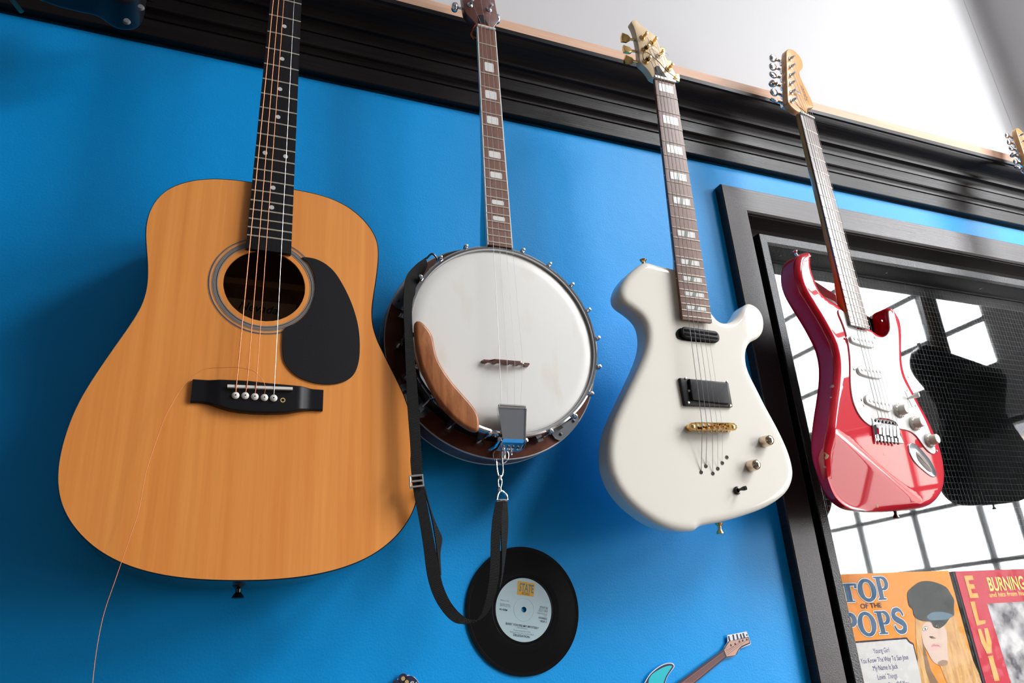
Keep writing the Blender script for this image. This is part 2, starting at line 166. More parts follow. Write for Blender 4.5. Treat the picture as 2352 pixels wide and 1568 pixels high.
def wood(name, c1, c2, scale=(60, 3, 60), rough=.45, coat=0., spec=.5, bump=.0, contrast=(.3, .7), noise=2.0, coat_rough=.08):
    """grain runs along the stretched axis; two scales of streak"""
    m, n, l, p = new_mat(name)
    tc = n.new('ShaderNodeTexCoord'); mp = n.new('ShaderNodeMapping'); no = n.new('ShaderNodeTexNoise')
    mp.inputs['Scale'].default_value = scale
    no.inputs['Scale'].default_value = noise; no.inputs['Detail'].default_value = 6; no.inputs['Roughness'].default_value = .65
    no.inputs['Distortion'].default_value = .3
    rp = n.new('ShaderNodeValToRGB')
    rp.color_ramp.elements[0].position = contrast[0]; rp.color_ramp.elements[0].color = c1
    rp.color_ramp.elements[1].position = contrast[1]; rp.color_ramp.elements[1].color = c2
    l.new(tc.outputs['Object'], mp.inputs['Vector']); l.new(mp.outputs['Vector'], no.inputs['Vector'])
    l.new(no.outputs['Fac'], rp.inputs['Fac']); l.new(rp.outputs['Color'], p.inputs['Base Color'])
    p.inputs['Roughness'].default_value = rough; p.inputs['Coat Weight'].default_value = coat
    p.inputs['Coat Roughness'].default_value = coat_rough; p.inputs['Specular IOR Level'].default_value = spec
    if bump:
        bp = n.new('ShaderNodeBump'); bp.inputs['Strength'].default_value = bump; bp.inputs['Distance'].default_value = .001
        l.new(no.outputs['Fac'], bp.inputs['Height']); l.new(bp.outputs['Normal'], p.inputs['Normal'])
    return m

M = {}
def blue_paint():
    m, n, l, p = new_mat('blue satin wall paint')
    tc = n.new('ShaderNodeTexCoord')
    a = n.new('ShaderNodeTexNoise'); a.inputs['Scale'].default_value = 330; a.inputs['Detail'].default_value = 3
    b = n.new('ShaderNodeTexNoise'); b.inputs['Scale'].default_value = 22; b.inputs['Detail'].default_value = 2
    mx = n.new('ShaderNodeMath'); mx.operation = 'MULTIPLY_ADD'; mx.inputs[1].default_value = 2.2
    l.new(tc.outputs['Object'], a.inputs['Vector']); l.new(tc.outputs['Object'], b.inputs['Vector'])
    l.new(b.outputs['Fac'], mx.inputs[0]); l.new(a.outputs['Fac'], mx.inputs[2])
    bp = n.new('ShaderNodeBump'); bp.inputs['Strength'].default_value = .26; bp.inputs['Distance'].default_value = .0012
    l.new(mx.outputs[0], bp.inputs['Height']); l.new(bp.outputs['Normal'], p.inputs['Normal'])
    p.inputs['Base Color'].default_value = (.0, .345, .86, 1)
    p.inputs['Roughness'].default_value = .45; p.inputs['Specular IOR Level'].default_value = .28
    return m
M['blue'] = blue_paint()
M['white_wall'] = mat('white emulsion', (.62, .615, .63, 1), .7, bump=.08, bscale=260)
M['room_white'] = mat('room white', (.5, .5, .51, 1), .8)
M['room_grey'] = mat('room grey', (.22, .21, .20, 1), .8)
M['room_pale'] = mat('room pale', (.40, .40, .41, 1), .8)
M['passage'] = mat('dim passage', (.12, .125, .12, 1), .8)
M['floor'] = wood('floor boards', (.07, .05, .035, 1), (.13, .09, .06, 1), (2, 14, 1), .45)
def dark_paint(name, c1, c2, axis_scale, rough, bump=.35, coat=0., spec=.4):
    return wood(name, c1, c2, axis_scale, rough, coat=coat, spec=spec, bump=bump, contrast=(.35, .65), noise=3.)
M['cornice'] = dark_paint('black brown stained wood', (.0045, .0036, .004, 1), (.013, .0095, .0092, 1), (1.5, 160, 160), .30, spec=.2)
M['casing'] = dark_paint('dark brown stained casing', (.018, .0115, .0125, 1), (.042, .028, .030, 1), (160, 160, 2.), .32)
M['casing_h'] = dark_paint('dark brown stained casing rail', (.018, .0115, .0125, 1), (.042, .028, .030, 1), (2., 160, 160), .32)
M['bead'] = mat('black painted bead', (.009, .0095, .011, 1), .36, bump=.5, bscale=420)
M['pine'] = wood('bare pine batten', (.70, .40, .26, 1), (.80, .52, .37, 1), (4, 90, 120), .6, bump=.1)
M['spruce'] = wood('amber spruce top', (.80, .262, .046, 1), (.98, .395, .095, 1), (42, 1.1, 40), .34, coat=.35, coat_rough=.16, contrast=(.25, .75), noise=1.6)
M['mahogany'] = wood('mahogany', (.10, .028, .016, 1), (.19, .06, .03, 1), (40, 3, 60), .3, coat=.5)
M['side_wood'] = wood('dark mahogany side', (.055, .02, .012, 1), (.10, .035, .02, 1), (30, 30, 6), .18, coat=.8)
M['inside'] = wood('bare inside wood', (.16, .075, .03, 1), (.25, .12, .05, 1), (40, 3, 20), .7)
M['brace'] = mat('brace wood', (.42, .24, .11, 1), .7)
M['label_tan'] = mat('aged paper label', (.50, .34, .20, 1), .7)
M['ebony'] = wood('black fingerboard', (.006, .0055, .007, 1), (.013, .012, .014, 1), (160, 5, 90), .45, spec=.25, contrast=(.4, .7))
M['rosewood'] = wood('rosewood fingerboard', (.13, .048, .03, 1), (.24, .10, .062, 1), (220, 7, 90), .38, contrast=(.35, .68))
M['rosewood2'] = wood('dark rosewood fingerboard', (.085, .04, .03, 1), (.15, .075, .058, 1), (220, 7, 90), .36, coat=.35, coat_rough=.28, contrast=(.35, .68), spec=.9)
M['maple'] = wood('amber maple', (.74, .34, .095, 1), (.82, .41, .13, 1), (40, 4, 40), .3, coat=.6)
M['pale_maple'] = wood('pale maple', (.80, .57, .33, 1), (.87, .66, .42, 1), (40, 4, 40), .35, coat=.3)
M['black_gloss'] = mat('black gloss', (.006, .006, .008, 1), .12)
M['black'] = mat('black satin', (.007, .007, .009, 1), .36, spec=.35)
M['black_matte'] = mat('black matte plastic', (.010, .010, .012, 1), .5, spec=.22, bump=.08, bscale=900)
M['bind_black'] = mat('black binding', (.006, .006, .008, 1), .25)
M['ivory'] = mat('ivory plastic', (.80, .76, .68, 1), .3)
M['bone'] = mat('bone white', (.82, .80, .75, 1), .35)
M['dot'] = mat('pearl dot', (.62, .64, .62, 1), .3)
M['chrome'] = mat('chrome', (.82, .84, .87, 1), .12, 1.)
M['brushed'] = mat('brushed chrome', (.72, .76, .82, 1), .20, 1., bump=.02, bscale=900)
M['nickel'] = mat('fret nickel', (.80, .77, .66, 1), .38, .55)
M['steel'] = mat('steel string', (.62, .63, .65, 1), .3, 1.)
M['bronze'] = mat('bronze string', (.85, .30, .13, 1), .45, .35)
M['gold'] = mat('gold plate', (.92, .60, .24, 1), .18, 1.)
M['knob_metal'] = mat('warm nickel knob', (.70, .56, .42, 1), .14, 1.)
M['dark_metal'] = mat('dark metal', (.10, .09, .085, 1), .25, 1.)
def ring_mat(): return mat('rosette ring', (.30, .29, .28, 1), .35)
M['ring'] = ring_mat()
M['ring_dark'] = mat('rosette dark ring', (.05, .045, .04, 1), .35)
def head_mat():
    m, n, l, p = new_mat('banjo head skin')
    tc = n.new('ShaderNodeTexCoord'); mp = n.new('ShaderNodeMapping'); mp.inputs['Scale'].default_value = (26, 9, 10); mp.inputs['Location'].default_value = (.3, 1.7, 0)
    no = n.new('ShaderNodeTexNoise'); no.inputs['Scale'].default_value = 1.; no.inputs['Detail'].default_value = 4
    rp = n.new('ShaderNodeValToRGB'); rp.color_ramp.elements[0].position = .55; rp.color_ramp.elements[1].position = .85
    rp.color_ramp.elements[0].color = (.83, .82, .79, 1); rp.color_ramp.elements[1].color = (.76, .69, .59, 1)
    l.new(tc.outputs['Object'], mp.inputs['Vector']); l.new(mp.outputs['Vector'], no.inputs['Vector'])
    l.new(no.outputs['Fac'], rp.inputs['Fac']); l.new(rp.outputs['Color'], p.inputs['Base Color'])
    p.inputs['Roughness'].default_value = .32
    return m
M['skin'] = head_mat()
M['armrest'] = wood('armrest walnut', (.20, .058, .018, 1), (.44, .165, .060, 1), (60, 9, 30), .35, coat=.15, contrast=(.32, .68), spec=.3)
M['reso'] = wood('resonator mahogany', (.10, .028, .016, 1), (.18, .055, .032, 1), (30, 30, 30), .3, coat=.25)
M['peghead'] = wood('banjo peghead red brown', (.105, .030, .022, 1), (.150, .048, .036, 1), (60, 6, 40), .35, coat=.4)
M['purple'] = wood('banjo neck', (.05, .016, .014, 1), (.08, .028, .022, 1), (30, 4, 30), .22, coat=.8)
M['white_lacquer'] = mat('cream white lacquer', (.90, .865, .78, 1), .4, spec=.1, coat=1., coat_rough=.03)
M['red_lacquer'] = mat('red lacquer', (.56, .003, .018, 1), .35, spec=.05, coat=1., coat_rough=.025)
M['sun_lacquer'] = mat('black lacquer', (.015, .013, .012, 1), .3, coat=1.)
M['chip'] = mat('bare wood chip', (.62, .38, .24, 1), .6)
M['guard_white'] = mat('white pickguard', (.74, .75, .74, 1), .3)
M['plastic_white'] = mat('white plastic', (.76, .75, .72, 1), .32)
M['knob_cream'] = mat('aged knob plastic', (.66, .62, .55, 1), .35)
M['webbing'] = None
def webbing():
    m, n, l, p = new_mat('black nylon webbing')
    uv = n.new('ShaderNodeTexCoord'); mp = n.new('ShaderNodeMapping'); mp.inputs['Scale'].default_value = (1, 1, 1); mp.inputs['Rotation'].default_value = (0, 0, .14)
    wv = n.new('ShaderNodeTexWave'); wv.bands_direction = 'Y'; wv.inputs['Scale'].default_value = 165; wv.inputs['Distortion'].default_value = 1.2; wv.inputs['Detail'].default_value = 2
    l.new(uv.outputs['UV'], mp.inputs['Vector']); l.new(mp.outputs['Vector'], wv.inputs['Vector'])
    rp = n.new('ShaderNodeValToRGB'); rp.color_ramp.elements[0].color = (.004, .004, .004, 1); rp.color_ramp.elements[1].color = (.020, .0195, .019, 1)
    l.new(wv.outputs['Fac'], rp.inputs['Fac']); l.new(rp.outputs['Color'], p.inputs['Base Color'])
    bp = n.new('ShaderNodeBump'); bp.inputs['Strength'].default_value = .6; bp.inputs['Distance'].default_value = .001
    l.new(wv.outputs['Fac'], bp.inputs['Height']); l.new(bp.outputs['Normal'], p.inputs['Normal'])
    p.inputs['Roughness'].default_value = .7; p.inputs['Specular IOR Level'].default_value = .15
    return m
M['webbing'] = webbing()
def vinyl():
    m, n, l, p = new_mat('grooved black vinyl')
    tc = n.new('ShaderNodeTexCoord'); sx = n.new('ShaderNodeSeparateXYZ'); l.new(tc.outputs['Object'], sx.inputs[0])
    v = n.new('ShaderNodeVectorMath'); v.operation = 'MULTIPLY'; v.inputs[1].default_value = (1, 1, 0); l.new(tc.outputs['Object'], v.inputs[0])
    ln = n.new('ShaderNodeVectorMath'); ln.operation = 'LENGTH'; l.new(v.outputs[0], ln.inputs[0])
    sn = n.new('ShaderNodeMath'); sn.operation = 'MULTIPLY'; sn.inputs[1].default_value = 6500; l.new(ln.outputs['Value'], sn.inputs[0])
    s2 = n.new('ShaderNodeMath'); s2.operation = 'SINE'; l.new(sn.outputs[0], s2.inputs[0])
    bp = n.new('ShaderNodeBump'); bp.inputs['Strength'].default_value = .12; bp.inputs['Distance'].default_value = .0002
    l.new(s2.outputs[0], bp.inputs['Height']); l.new(bp.outputs['Normal'], p.inputs['Normal'])
    p.inputs['Base Color'].default_value = (.004, .004, .0045, 1); p.inputs['Roughness'].default_value = .22; p.inputs['Specular IOR Level'].default_value = .3
    return m
M['vinyl'] = vinyl()
M['vinyl_smooth'] = mat('smooth black vinyl', (.006, .006, .007, 1), .16, spec=.35)
M['label_blue'] = mat('pale blue label paper', (.50, .66, .72, 1), .5)
M['label_orange'] = mat('label orange', (.80, .42, .03, 1), .5)
M['ink_teal'] = mat('teal ink', (.09, .24, .30, 1), .5)
M['ink_dark'] = mat('dark ink', (.05, .07, .09, 1), .5)
M['ink_grey'] = mat('grey ink', (.22, .30, .34, 1), .5)
M['navy'] = mat('navy print', (.012, .014, .055, 1), .5)
M['paper'] = mat('white paper', (.84, .85, .88, 1), .55)
M['print_brown'] = mat('print brown', (.26, .105, .075, 1), .5)
M['print_tan'] = mat('print tan', (.62, .36, .27, 1), .5)
M['print_turq'] = mat('print turquoise', (.0, .56, .66, 1), .45)
M['print_gold'] = mat('print gold', (.62, .42, .16, 1), .5)
M['pearl'] = mat('white pearl block', (.80, .80, .78, 1), .28)
M['abalone'] = mat('abalone', (.30, .34, .30, 1), .2)
M['orange_cord'] = mat('orange cord', (.75, .13, .012, 1), .7)
M['pink_cord'] = M['orange_cord']
M['highlight_grey'] = mat('grey painted highlight', (.16, .165, .17, 1), .35)  # flat grey for the highlights painted on the black casing
M['iron'] = mat('dark hook metal', (.02, .02, .022, 1), .4, .6)
M['slv_orange'] = mat('sleeve orange', (.82, .275, .022, 1), .5)
M['slv_blue'] = mat('sleeve lettering blue', (.035, .095, .18, 1), .5)
M['slv_cream'] = mat('sleeve cream', (.82, .79, .70, 1), .5)
M['slv_dark'] = mat('sleeve outline', (.025, .014, .028, 1), .5)
M['slv_panel'] = mat('sleeve panel', (.60, .59, .57, 1), .5)
M['slv_navy'] = mat('track list ink', (.055, .06, .19, 1), .5)
M['slv_cap'] = mat('print dark cap', (.028, .034, .031, 1), .5)
M['slv_band'] = mat('print cap band', (.10, .17, .22, 1), .5)
def hairm(nm, a, b):
    return wood(nm, a, b, (60, 8, 10), .5, noise=2.)
M['slv_hair'] = hairm('print blonde hair', (.40, .18, .045, 1), (.80, .50, .20, 1))
M['slv_face'] = mat('print face', (.64, .47, .38, 1), .5)
M['slv_skin2'] = mat('print skin shade', (.36, .22, .14, 1), .5)
M['slv_lip'] = mat('print lip', (.60, .24, .22, 1), .5)
M['slv_lip2'] = mat('print lower lip', (.74, .42, .38, 1), .5)
M['slv_brown'] = mat('print brown shade', (.24, .14, .07, 1), .5)
M['slv_red'] = mat('sleeve red', (.52, .014, .04, 1), .45)
M['slv_yellow'] = mat('sleeve yellow', (.92, .60, .16, 1), .45)
M['slv_or2'] = mat('sleeve orange letters', (.90, .36, .08, 1), .45)
M['slv_black'] = mat('sleeve spine black', (.03, .028, .035, 1), .4)
def photo():
    m, n, l, p = new_mat('grey photograph print')
    tc = n.new('ShaderNodeTexCoord'); no = n.new('ShaderNodeTexNoise'); no.inputs['Scale'].default_value = 22; no.inputs['Detail'].default_value = 5
    rp = n.new('ShaderNodeValToRGB'); rp.color_ramp.elements[0].position = .38; rp.color_ramp.elements[1].position = .6
    rp.color_ramp.elements[0].color = (.09, .085, .10, 1); rp.color_ramp.elements[1].color = (.62, .60, .60, 1)
    l.new(tc.outputs['Object'], no.inputs['Vector']); l.new(no.outputs['Fac'], rp.inputs['Fac']); l.new(rp.outputs['Color'], p.inputs['Base Color'])
    return m
M['slv_photo'] = photo()
def clear(name, base, bump, bscale, rough=.03):
    m, n, l, p = new_mat(name)
    out = n['Material Output']; n.remove(p)
    tr = n.new('ShaderNodeBsdfTransparent'); gl = n.new('ShaderNodeBsdfGlossy'); gl.inputs['Roughness'].default_value = rough
    fr = n.new('ShaderNodeLayerWeight'); fr.inputs['Blend'].default_value = .5
    pw = n.new('ShaderNodeMath'); pw.operation = 'POWER'; pw.inputs[1].default_value = 5
    ml = n.new('ShaderNodeMath'); ml.operation = 'MULTIPLY_ADD'; ml.inputs[1].default_value = .96*base; ml.inputs[2].default_value = .04*base
    l.new(fr.outputs['Facing'], pw.inputs[0])
    mx = n.new('ShaderNodeMixShader')
    l.new(pw.outputs[0], ml.inputs[0]); l.new(ml.outputs[0], mx.inputs[0]); l.new(tr.outputs[0], mx.inputs[1]); l.new(gl.outputs[0], mx.inputs[2])
    l.new(mx.outputs[0], out.inputs['Surface'])
    if bump:
        tc = n.new('ShaderNodeTexCoord'); no = n.new('ShaderNodeTexNoise'); no.inputs['Scale'].default_value = bscale; no.inputs['Detail'].default_value = 2
        bp = n.new('ShaderNodeBump'); bp.inputs['Strength'].default_value = bump; bp.inputs['Distance'].default_value = .004
        l.new(tc.outputs['Object'], no.inputs['Vector']); l.new(no.outputs['Fac'], bp.inputs['Height'])
        l.new(bp.outputs['Normal'], gl.inputs['Normal'])
    return m
for k_ in M:
    if k_.startswith('slv_'): M[k_].node_tree.nodes['Principled BSDF'].inputs['Specular IOR Level'].default_value = .08
M['glass'] = clear('window glass', 1.4, 0, 1)
M['film'] = clear('clear plastic film', .13, .7, 30, .07)
M['wire'] = mat('glass wire', (.05, .055, .06, 1), .5)
M['outside_wall'] = mat('pale render outside', (.40, .35, .31, 1), .8)
M['outside_ground'] = mat('paving outside', (.22, .21, .20, 1), .9)
M['outside_roof'] = mat('grey roof outside', (.10, .10, .11, 1), .8)
M['frame_steel'] = mat('window bar steel', (.035, .04, .045, 1), .5)
M['teal_cable'] = mat('teal cable', (.01, .12, .16, 1), .3)

# ------------------------------------------------------------------ geometry helpers
class MB:
    def __init__(s): s.v = []; s.f = []; s.mi = []; s.uv = None; s.cur = 0
    def add(s, vs, fs):
        o = len(s.v); s.v += [tuple(v) for v in vs]
        for f in fs: s.f.append(tuple(i+o for i in f)); s.mi.append(s.cur)
        return s
    def box(s, c, d, rz=0.):
        x, y, z = (k/2 for k in d); cs, sn = math.cos(rz), math.sin(rz)
        vs = []
        for k in (-z, z):
            for (i, j) in ((-x, -y), (x, -y), (x, y), (-x, y)):
                vs.append((c[0]+i*cs-j*sn, c[1]+i*sn+j*cs, c[2]+k))
        return s.add(vs, [(3,2,1,0),(4,5,6,7),(0,1,5,4),(1,2,6,5),(2,3,7,6),(3,0,4,7)])
    def prism(s, o, z0, z1):
        o = ccw(o); n = len(o)
        vs = [(p[0], p[1], z0) for p in o]+[(p[0], p[1], z1) for p in o]
        fs = [tuple(range(n-1, -1, -1)), tuple(range(n, 2*n))]
        fs += [(i, (i+1) % n, n+(i+1) % n, n+i) for i in range(n)]
        return s.add(vs, fs)
    def flat(s, o, z):
        o = ccw(o)
        return s.add([(p[0], p[1], z) for p in o], [tuple(range(len(o)))])
    def tube(s, pts, r, n=8, caps=True):
        P = [Vector(p) for p in pts]; rs = r if isinstance(r, (list, tuple)) else [r]*len(P)
        up = None; vs = []
        for i, p in enumerate(P):
            t = (P[min(i+1, len(P)-1)]-P[max(i-1, 0)])
            t = t.normalized() if t.length > 1e-12 else Vector((0, 0, 1))
            if up is None:
                a = Vector((0, 0, 1)) if abs(t.z) < .9 else Vector((1, 0, 0)); up = (a-t*a.dot(t)).normalized()
            else:
                up = (up-t*up.dot(t)); up = up.normalized() if up.length > 1e-9 else Vector((1, 0, 0))
            b = t.cross(up)
            for k in range(n):
                a = 2*PI*k/n; vs.append(p+(up*math.cos(a)+b*math.sin(a))*rs[i])
        fs = []
        for i in range(len(P)-1):
            for k in range(n):
                fs.append((i*n+k, i*n+(k+1) % n, (i+1)*n+(k+1) % n, (i+1)*n+k))
        if caps: fs += [tuple(range(n-1, -1, -1)), tuple(range((len(P)-1)*n, len(P)*n))]
        return s.add(vs, fs)
    def lathe(s, prof, c, axis=(0, 0, 1), n=32, closed=False):
        """prof: (radius, height along axis)"""
        ax = Vector(axis).normalized(); a = Vector((1, 0, 0)) if abs(ax.x) < .9 else Vector((0, 1, 0))
        u = (a-ax*a.dot(ax)).normalized(); w = ax.cross(u); c = Vector(c); vs = []
        for r, h in prof:
            for k in range(n):
                t = 2*PI*k/n; vs.append(c+ax*h+(u*math.cos(t)+w*math.sin(t))*r)
        fs = []; m = len(prof)
        for i in range(m if closed else m-1):
            j = (i+1) % m
            for k in range(n): fs.append((i*n+k, i*n+(k+1) % n, j*n+(k+1) % n, j*n+k))
        if not closed:
            if prof[0][0] > 1e-6: fs.append(tuple(range(n-1, -1, -1)))
            if prof[-1][0] > 1e-6: fs.append(tuple(range((m-1)*n, m*n)))
        return s.add(vs, fs)
    def loft(s, secs, caps=True):
        n = len(secs[0]); vs = [p for q in secs for p in q]; fs = []
        for i in range(len(secs)-1):
            for k in range(n): fs.append((i*n+k, i*n+(k+1) % n, (i+1)*n+(k+1) % n, (i+1)*n+k))
        if caps: fs += [tuple(range(n-1, -1, -1)), tuple(range((len(secs)-1)*n, len(secs)*n))]
        return s.add(vs, fs)
    def build(s, name, m, parent=None, smooth=35, fix=True):
        me = bpy.data.meshes.new(name); me.from_pydata(s.v, [], s.f)
        for k in (m if isinstance(m, (list, tuple)) else [m]): me.materials.append(M[k] if isinstance(k, str) else k)
        for p, k in zip(me.polygons, s.mi): p.material_index = k
        if s.uv:
            ul = me.uv_layers.new(name='UV')
            for lp in me.loops: ul.data[lp.index].uv = s.uv[lp.vertex_index]
        if fix:
            import bmesh
            b = bmesh.new(); b.from_mesh(me); bmesh.ops.recalc_face_normals(b, faces=b.faces); b.to_mesh(me); b.free()
        if smooth:
            me.polygons.foreach_set('use_smooth', [True]*len(me.polygons))
            me.set_sharp_from_angle(angle=math.radians(smooth))
        o = bpy.data.objects.new(name, me); C.objects.link(o)
        if parent is not None: o.parent = parent
        return o

def ccw(o):
    a = sum(o[i][0]*o[(i+1) % len(o)][1]-o[(i+1) % len(o)][0]*o[i][1] for i in range(len(o)))
    return list(o) if a > 0 else list(reversed(o))
def mm(name, i=None):
    q = [tuple(c/1000 for c in p) for p in SHAPE[name]]
    return q if i is None else q[i]
def spline(pts, per=5, closed=True):
    n = len(pts); P = [Vector(p) for p in pts]; out = []
    rng = range(n) if closed else range(n-1)
    for i in rng:
        p0 = P[(i-1) % n] if closed or i > 0 else P[0]*2-P[1]
        p1, p2 = P[i], P[(i+1) % n]
        p3 = P[(i+2) % n] if closed or i+2 < n else P[-1]*2-P[-2]
        d = [max(1e-6, (b-a).length)**.5 for a, b in ((p0, p1), (p1, p2), (p2, p3))]
        t0 = 0; t1 = d[0]; t2 = t1+d[1]; t3 = t2+d[2]
        for k in range(per):
            t = t1+(t2-t1)*k/per
            A1 = p0*((t1-t)/(t1-t0))+p1*((t-t0)/(t1-t0)); A2 = p1*((t2-t)/(t2-t1))+p2*((t-t1)/(t2-t1)); A3 = p2*((t3-t)/(t3-t2))+p3*((t-t2)/(t3-t2))
            B1 = A1*((t2-t)/(t2-t0))+A2*((t-t0)/(t2-t0)); B2 = A2*((t3-t)/(t3-t1))+A3*((t-t1)/(t3-t1))
            out.append(tuple(B1*((t2-t)/(t2-t1))+B2*((t-t1)/(t2-t1))))
    if not closed: out.append(tuple(P[-1]))
    return out
def relax(pts, it=1):
    P = [Vector(p) for p in pts]; n = len(P)
    for _ in range(it): P = [(P[i-1]+P[i]*2+P[(i+1) % n])/4 for i in range(n)]
    return [tuple(p) for p in P]
def resample(pts, step):
    """even spacing round a closed loop"""
    P = [Vector(p) for p in pts]; n = len(P); L = [0]
    for i in range(n): L.append(L[-1]+(P[(i+1) % n]-P[i]).length)
    m = max(8, int(L[-1]/step)); out = []; j = 0
    for k in range(m):
        t = L[-1]*k/m
        while L[j+1] < t: j += 1
        f = (t-L[j])/max(1e-9, L[j+1]-L[j]); out.append(tuple(P[j]*(1-f)+P[(j+1) % n]*f))
    return out
def inset(o, d):
    n = len(o); out = []
    for i in range(n):
        a = Vector(o[i-1][:2]); b = Vector(o[(i+1) % n][:2]); t = (b-a).normalized()
        out.append((o[i][0]-t.y*d, o[i][1]+t.x*d))
    return out
def rounded(o, zf, zb, rf, rb, n=5, drop=None, grid=None, ell=None):
    """slab with rounded front and back edges; drop(x,y) lowers the front surface, ell = inset width of the front round"""
    o = ccw(o); N = len(o); rings = []; ell = ell or rf
    for k in range(n+1):
        a = PI/2*k/n; rings.append((ell*(1-math.sin(a)) if rf else 0, zf-rf*(1-math.cos(a))))
    if rb:
        for k in range(n+1):
            a = PI/2*k/n; rings.append((rb*(1-math.cos(a)), zb+rb*(1-math.sin(a))))
    else: rings.append((0, zb))
    mb = MB(); vs = []; zm = (zf+zb)/2
    def low(x, y, z):
        if drop is None or z <= zm: return z
        return z-drop(x, y)*(z-zm)/(zf-zm)
    for d, z in rings:
        q = inset(o, d) if d else o
        vs += [(p[0], p[1], low(p[0], p[1], z)) for p in q]
    fs = []
    for r in range(len(rings)-1):
        for i in range(N):
            j = (i+1) % N; fs.append((r*N+i, (r+1)*N+i, (r+1)*N+j, r*N+j))
    b0 = (len(rings)-1)*N; fs.append(tuple(range(b0+N-1, b0-1, -1)))
    if grid is None:
        fs.append(tuple(range(N)))
        return mb.add(vs, fs)
    edge = [Vector(v[:2]) for v in vs[:N]]; pts = list(edge)
    x0 = min(p.x for p in edge); x1 = max(p.x for p in edge); y0 = min(p.y for p in edge); y1 = max(p.y for p in edge)
    def inside(x, y):
        c = False
        for i in range(N):
            a, b = edge[i], edge[i-1]
            if (a.y > y) != (b.y > y) and x < (b.x-a.x)*(y-a.y)/(b.y-a.y)+a.x: c = not c
        return c
    y = y0; row = 0
    while y < y1:
        x = x0+(grid/2 if row % 2 else 0)
        while x < x1:
            if inside(x, y) and min((p.x-x)**2+(p.y-y)**2 for p in edge) > (grid*.55)**2: pts.append(Vector((x, y)))
            x += grid
        y += grid*.866; row += 1
    r = delaunay_2d_cdt(pts, [(i, (i+1) % N) for i in range(N)], [], 1, 1e-7)
    extra = {}; vv = list(vs)
    def idx(k):
        src = [q for q in r[3][k]]
        if src and src[0] < N: return src[0]
        if k not in extra:
            extra[k] = len(vv); x, y = r[0][k]; vv.append((x, y, low(x, y, zf)))
        return extra[k]
    for f in r[2]: fs.append(tuple(idx(k) for k in f))
    return mb.add(vv, fs)
def circle(cx, cy, r, n=48): return [(cx+r*math.cos(2*PI*k/n), cy+r*math.sin(2*PI*k/n)) for k in range(n)]
def annulus(mb, c, r0, r1, z, n=96, a0=0, a1=2*PI):
    vs = []; full = abs(a1-a0-2*PI) < 1e-6; m = n if full else n+1
    for k in range(m):
        a = a0+(a1-a0)*k/n
        vs += [(c[0]+r0*math.cos(a), c[1]+r0*math.sin(a), z), (c[0]+r1*math.cos(a), c[1]+r1*math.sin(a), z)]
    fs = []
    for k in range(n):
        j = (k+1) % m; fs.append((2*k, 2*k+1, 2*j+1, 2*j))
    mb.add(vs, fs)

def root(name, label, cat, frame=None, loc=None, rot=0., group=None):
    """an Empty whose local axes are x right, y up, z out of the wall"""
    o = bpy.data.objects.new(name, None); C.objects.link(o); o.empty_display_size = .05
    if frame:
        c = frame['c']; p = frame['o']
        o.matrix_world = Matrix(((c[0][0], c[1][0], c[2][0], p[0]), (c[0][1], c[1][1], c[2][1], p[1]), (c[0][2], c[1][2], c[2][2], p[2]+CAM_H), (0, 0, 0, 1)))
    else:
        x, y, z = loc; o.matrix_world = Matrix.Translation((x, -z, y+CAM_H)) @ Matrix.Rotation(PI/2, 4, 'X') @ Matrix.Rotation(rot, 4, 'Z')
    o['label'] = label; o['category'] = cat
    if group: o['group'] = group
    return o
def struct(o, loc=(0, 0, 0)):
    x, y, z = loc; o.matrix_world = Matrix.Translation((x, -z, y+CAM_H)) @ Matrix.Rotation(PI/2, 4, 'X')
    o['kind'] = 'structure'
    return o
def text_mesh(s, size, sx=1., bold=0., align='LEFT', shear=0., space=1.):
    cu = bpy.data.curves.new('lettering', 'FONT'); cu.body = s; cu.size = size; cu.align_x = align; cu.offset = bold; cu.shear = shear; cu.space_character = space
    cu.resolution_u = 3
    ob = bpy.data.objects.new('lettering', cu); C.objects.link(ob)
    dg = bpy.context.evaluated_depsgraph_get(); me = bpy.data.meshes.new_from_object(ob.evaluated_get(dg))
    vs = [(v.co.x*sx, v.co.y) for v in me.vertices]; fs = [tuple(p.vertices) for p in me.polygons]
    bpy.data.objects.remove(ob); bpy.data.curves.remove(cu); bpy.data.meshes.remove(me)
    return vs, fs
def put_text(mb, s, p, z, width=None, size=.01, rot=0., bold=0., sx=1., align='LEFT', shear=0., height=None):
    vs, fs = text_mesh(s, 1., sx, bold, 'LEFT', shear)
    x0 = min(v[0] for v in vs); x1 = max(v[0] for v in vs)
    kx = ky = size
    if width: kx = width/(x1-x0); ky = height/.73 if height else kx/sx if sx != 1 else kx
    off = 0 if align == 'LEFT' else (x1+x0)/2 if align == 'CENTER' else x1
    c, n = math.cos(rot), math.sin(rot); q = []
    for x, y in vs:
        x = (x-off)*kx; y = y*ky; q.append((p[0]+x*c-y*n, p[1]+x*n+y*c, z))
    mb.add(q, fs)
def fret_y(scale, k): return scale*2**(-k/12)      # distance from the saddle line

